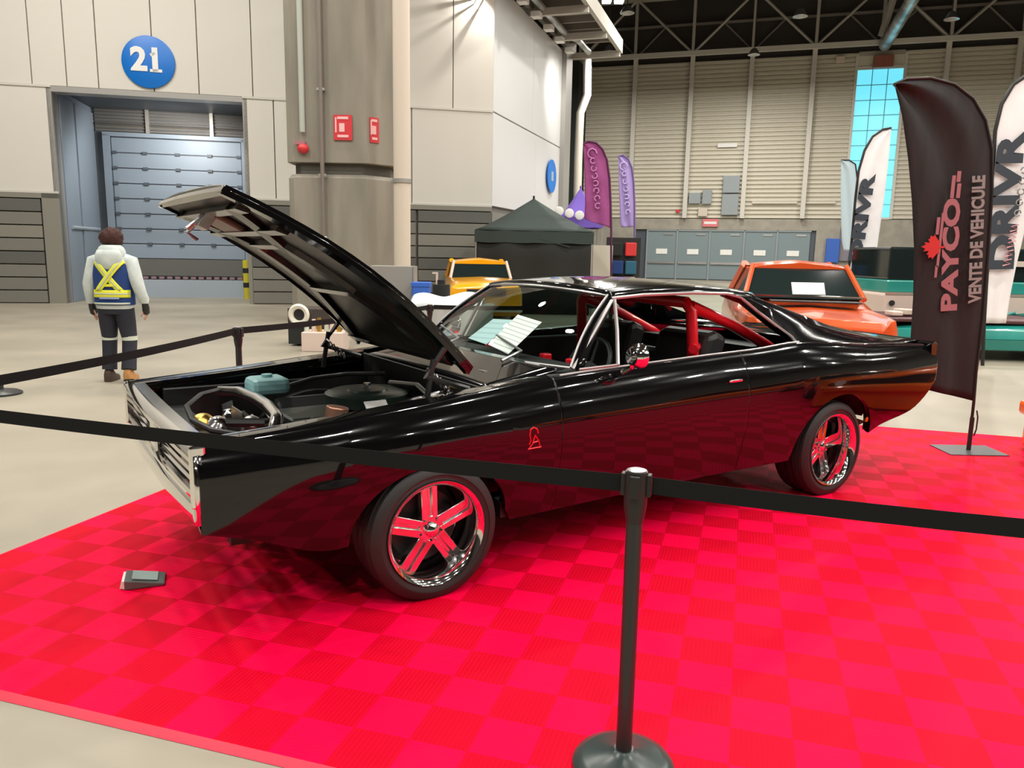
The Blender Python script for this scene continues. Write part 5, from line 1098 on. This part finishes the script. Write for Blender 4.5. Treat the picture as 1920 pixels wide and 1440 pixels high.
# ------------------------------------------------------------------ the walking person
def person():
    t = thing('person', 'person walking away in blue vest with yellow cross, pale hoodie, dark trousers', 'person', (-4.62, 8.96, 0), math.radians(4))
    # body skeleton, local: x right, y forward (away), z up; skinned
    pts = {'pel': (0, 0, .95, .135), 'sp': (0, .01, 1.2, .13), 'ch': (0, .0, 1.38, .14), 'nk': (0, .0, 1.50, .055), 'hd0': (0, .02, 1.58, .07), 'hd1': (0, .03, 1.67, .085),
        'shl': (-.17, 0, 1.42, .065), 'ell': (-.27, -.02, 1.14, .048), 'wrl': (-.29, .04, .91, .034), 'hal': (-.285, .07, .83, .035), 'shr': (.17, 0, 1.42, .065), 'elr': (.28, -.04, 1.14, .048), 'wrr': (.32, .02, .92, .034), 'har': (.325, .05, .84, .035),
        'hpl': (-.095, 0, .90, .10), 'knl': (-.118, .06, .50, .06), 'anl': (-.125, .02, .11, .045), 'hpr': (.095, 0, .90, .10), 'knr': (.118, .04, .50, .06), 'anr': (.128, -.06, .12, .045)}
    ed = [('pel', 'sp'), ('sp', 'ch'), ('ch', 'nk'), ('nk', 'hd0'), ('hd0', 'hd1'), ('ch', 'shl'), ('shl', 'ell'), ('ell', 'wrl'), ('wrl', 'hal'), ('ch', 'shr'), ('shr', 'elr'), ('elr', 'wrr'), ('wrr', 'har'), ('pel', 'hpl'), ('hpl', 'knl'), ('knl', 'anl'), ('pel', 'hpr'), ('hpr', 'knr'), ('knr', 'anr')]
    ks = list(pts)
    # five short fingers per hand
    P = [pts[k] for k in ks]; E = [(ks.index(a), ks.index(c)) for a, c in ed]
    for hnd, sg in (('hal', -1), ('har', 1)):
        hx_, hy_, hz_, _ = pts[hnd]
        for f in range(5):
            dy = (-.028 + f * .018); r = .011 if f else .012; L_ = (.05, .085, .092, .086, .068)[f]
            a = len(P); P.append((hx_ + (.0 if f else -sg * .02), hy_ + dy, hz_ - .03 + (.03 if f == 0 else 0), r)); P.append((hx_ - sg * .012 + (0 if f else -sg * .03), hy_ + dy, hz_ - .03 - L_ * .55, r)); P.append((hx_ - sg * .03 + (0 if f else -sg * .03), hy_ + dy, hz_ - .03 - L_ * .95, r * .85))
            E += [(ks.index(hnd), a), (a, a + 1), (a + 1, a + 2)]
    me = bpy.data.meshes.new('body'); me.from_pydata([p[:3] for p in P], E, []); me.materials.append(M['skin'])
    o = bpy.data.objects.new('body', me); C.objects.link(o); o.parent = t
    md = o.modifiers.new('skin', 'SKIN'); me.skin_vertices[0].data[0].use_root = True
    for i, p in enumerate(P): me.skin_vertices[0].data[i].radius = (p[3] * .8, p[3] * .8)
    md.use_smooth_shade = True; sb = o.modifiers.new('sub', 'SUBSURF'); sb.levels = sb.render_levels = 1
    for sg in (-1, 1): b = MB(); b.ell((sg * .078, .03, 1.625), (.014, .025, .034), 8, 6); b.obj('ear', 'skin', t, 'all')
    b = MB(); b.ell((0, .115, 1.615), (.014, .02, .02), 8, 6); b.obj('nose', 'skin', t, 'all')
    def el(cx_, cy_, z, rx, ry, n=24, p=2.4, k=0, amp=0):
        out = []
        for i in range(n):
            a = 2 * PI * i / n; c_, s_ = math.cos(a), math.sin(a); r = 1 + amp * math.sin(5 * a + k)
            out.append((cx_ + rx * r * math.copysign(abs(c_) ** (2 / p), c_), cy_ + ry * r * math.copysign(abs(s_) ** (2 / p), s_), z))
        return out
    # hair: lumpy mop
    b = MB(); b.ell((0, .01, 1.668), (.122, .122, .112), 28, 18)
    for v in b.b.verts:
        d = (v.co - V((0, .015, 1.675))); v.co += d * .09 * (math.sin(v.co.x * 95) * math.sin(v.co.z * 80 + 1) + math.sin(v.co.y * 90 + v.co.x * 60) * .7)
    b.obj('hair', 'hazel', t, 'all')
    b = MB(); b.loft([el(0, 0, z, rx, ry) for z, rx, ry in ((.86, .195, .135), (.90, .205, .145), (1.0, .20, .14), (1.15, .20, .135), (1.3, .215, .135), (1.40, .205, .125), (1.46, .15, .10), (1.50, .08, .07))]); b.obj('sweatshirt', 'hoodie', t, 50)
    b = MB(); b.loft([el(0, -.015, z, rx, ry, p=2) for z, rx, ry in ((1.42, .14, .11), (1.46, .155, .135), (1.52, .15, .135), (1.56, .13, .12), (1.585, .10, .10))]); b.obj('hood', 'hoodie', t, 'all')
    b = MB(); b.loft([el(0, -.10, z, rx, ry, p=2) for z, rx, ry in ((1.27, .03, .03), (1.33, .10, .055), (1.40, .145, .07), (1.47, .15, .07), (1.53, .12, .06))]); b.obj('hood_back', 'hoodie', t, 'all')
    for sg, sh, el_, wr in ((-1, 'shl', 'ell', 'wrl'), (1, 'shr', 'elr', 'wrr')):
        S0, E0, W0 = (V(pts[k][:3]) for k in (sh, el_, wr))
        b = MB(); cp = [S0 + V((-sg * .03, 0, .0)), S0 + V((sg * .03, 0, -.02)), S0.lerp(E0, .5) + V((sg * .012, 0, 0)), E0, E0.lerp(W0, .5), W0 + V((0, 0, .04)), W0 + V((0, 0, .0))]
        b.tube(cp, [.07, .085, .078, .07, .062, .055, .042], 14); b.obj('sleeve', 'hoodie', t, 50)
        b = MB(); Hn = V(pts['hal' if sg < 0 else 'har'][:3]); b.tube([W0 + V((0, 0, .015)), W0.lerp(Hn, .6), Hn + V((-sg * .005, 0, -.03)), Hn + V((-sg * .012, 0, -.055))], [.036, .042, .042, .02], 10, sc=(1, .8)); b.obj('glove', 'black', t, 50)
    b = MB()
    vs = [(.905, .215, .155), (.98, .215, .155), (1.1, .212, .15), (1.25, .222, .15), (1.36, .205, .145), (1.43, .165, .125), (1.465, .13, .11)]
    b.loft([el(0, 0, z, rx, ry, 32) for z, rx, ry in vs]); b.obj('vest', 'vest', t, 50)
    def vy(x, z, off=.006):
        k = min(range(len(vs) - 1), key=lambda i: 0 if vs[i][0] <= z <= vs[i + 1][0] else 1); a_, c_ = vs[k], vs[k + 1]; u = max(0, min(1, (z - a_[0]) / (c_[0] - a_[0])))
        rx, ry = a_[1] + (c_[1] - a_[1]) * u, a_[2] + (c_[2] - a_[2]) * u; xx = min(abs(x) / rx, .999); return -(ry * (1 - xx ** 2.4) ** (1 / 2.4)) - off
    def strip(x0, z0, x1, z1, w_, m, off, name):
        b = MB(); n = 12
        b.grid(lambda u, v: ((lambda x, z: (x, vy(x, z, off), z))(x0 + (x1 - x0) * u, z0 + (z1 - z0) * u + (v - .5) * w_) if abs(z1 - z0) < .02 else (lambda x, z: (x, vy(x, z, off), z))(x0 + (x1 - x0) * u + (v - .5) * w_, z0 + (z1 - z0) * u)), n, 4); b.obj(name, m, t, 'all', solid=.004)
    strip(-.205, 1.035, .205, 1.035, .085, 'yellow', .010, 'waist_band'); strip(-.205, 1.035, .205, 1.035, .016, 'silver', .015, 'waist_reflector')
    for sg in (-1, 1):
        strip(sg * .155, 1.42, -sg * .12, 1.07, .085, 'yellow', .012 + .003 * sg, 'cross_strap'); strip(sg * .155, 1.42, -sg * .12, 1.07, .016, 'silver', .018 + .003 * sg, 'cross_reflector')
    strip(-.07, 1.13, .07, 1.13, .03, 'yellow', .012, 'center_patch')
    strip(-.2, .925, .2, .925, .02, 'silver', .012, 'hem_reflector'); strip(-.11, .985, .11, .985, .022, mat('pale_blue_print', (.25, .32, .6), .7), .012, 'back_print')
    b = MB(); b.loft([el(0, 0, z, rx, ry) for z, rx, ry in ((.80, .16, .12), (.86, .185, .135), (.95, .175, .13))]); b.obj('trouser_seat', 'pants', t, 50)
    for sg, kn, an in ((-1, 'knl', 'anl'), (1, 'knr', 'anr')):
        Hp, Kn, An = V((sg * .09, 0, .86)), V(pts[kn][:3]), V(pts[an][:3])
        b = MB(); b.tube([Hp, Hp.lerp(Kn, .5), Kn, Kn.lerp(An, .5), An + V((0, 0, .03))], [.112, .10, .082, .078, .082], 18); b.obj('trouser_leg', 'pants', t, 50)
        b = MB(); q = Kn + V((0, 0, .01)); b.tube([q + V((0, 0, -.022)), q + V((0, 0, .028))], .087, 18); b.obj('knee_reflector', 'silver', t, 40)
        lift = .0 if sg < 0 else .015
        b = MB(); b.loft([[(An.x + xx * w_, An.y + yy, zz + lift) for xx, zz in ((-1, .0), (1, .0), (1, h_ * .6), (.6, h_), (-.6, h_), (-1, h_ * .6))] for yy, w_, h_ in ((-.085, .035, .10), (-.06, .045, .15), (.02, .048, .15), (.08, .05, .085), (.16, .048, .065), (.19, .035, .045))]); b.obj('boot', 'boot' if sg < 0 else 'tan', t, 50, bevel=.01)
    return t
person()
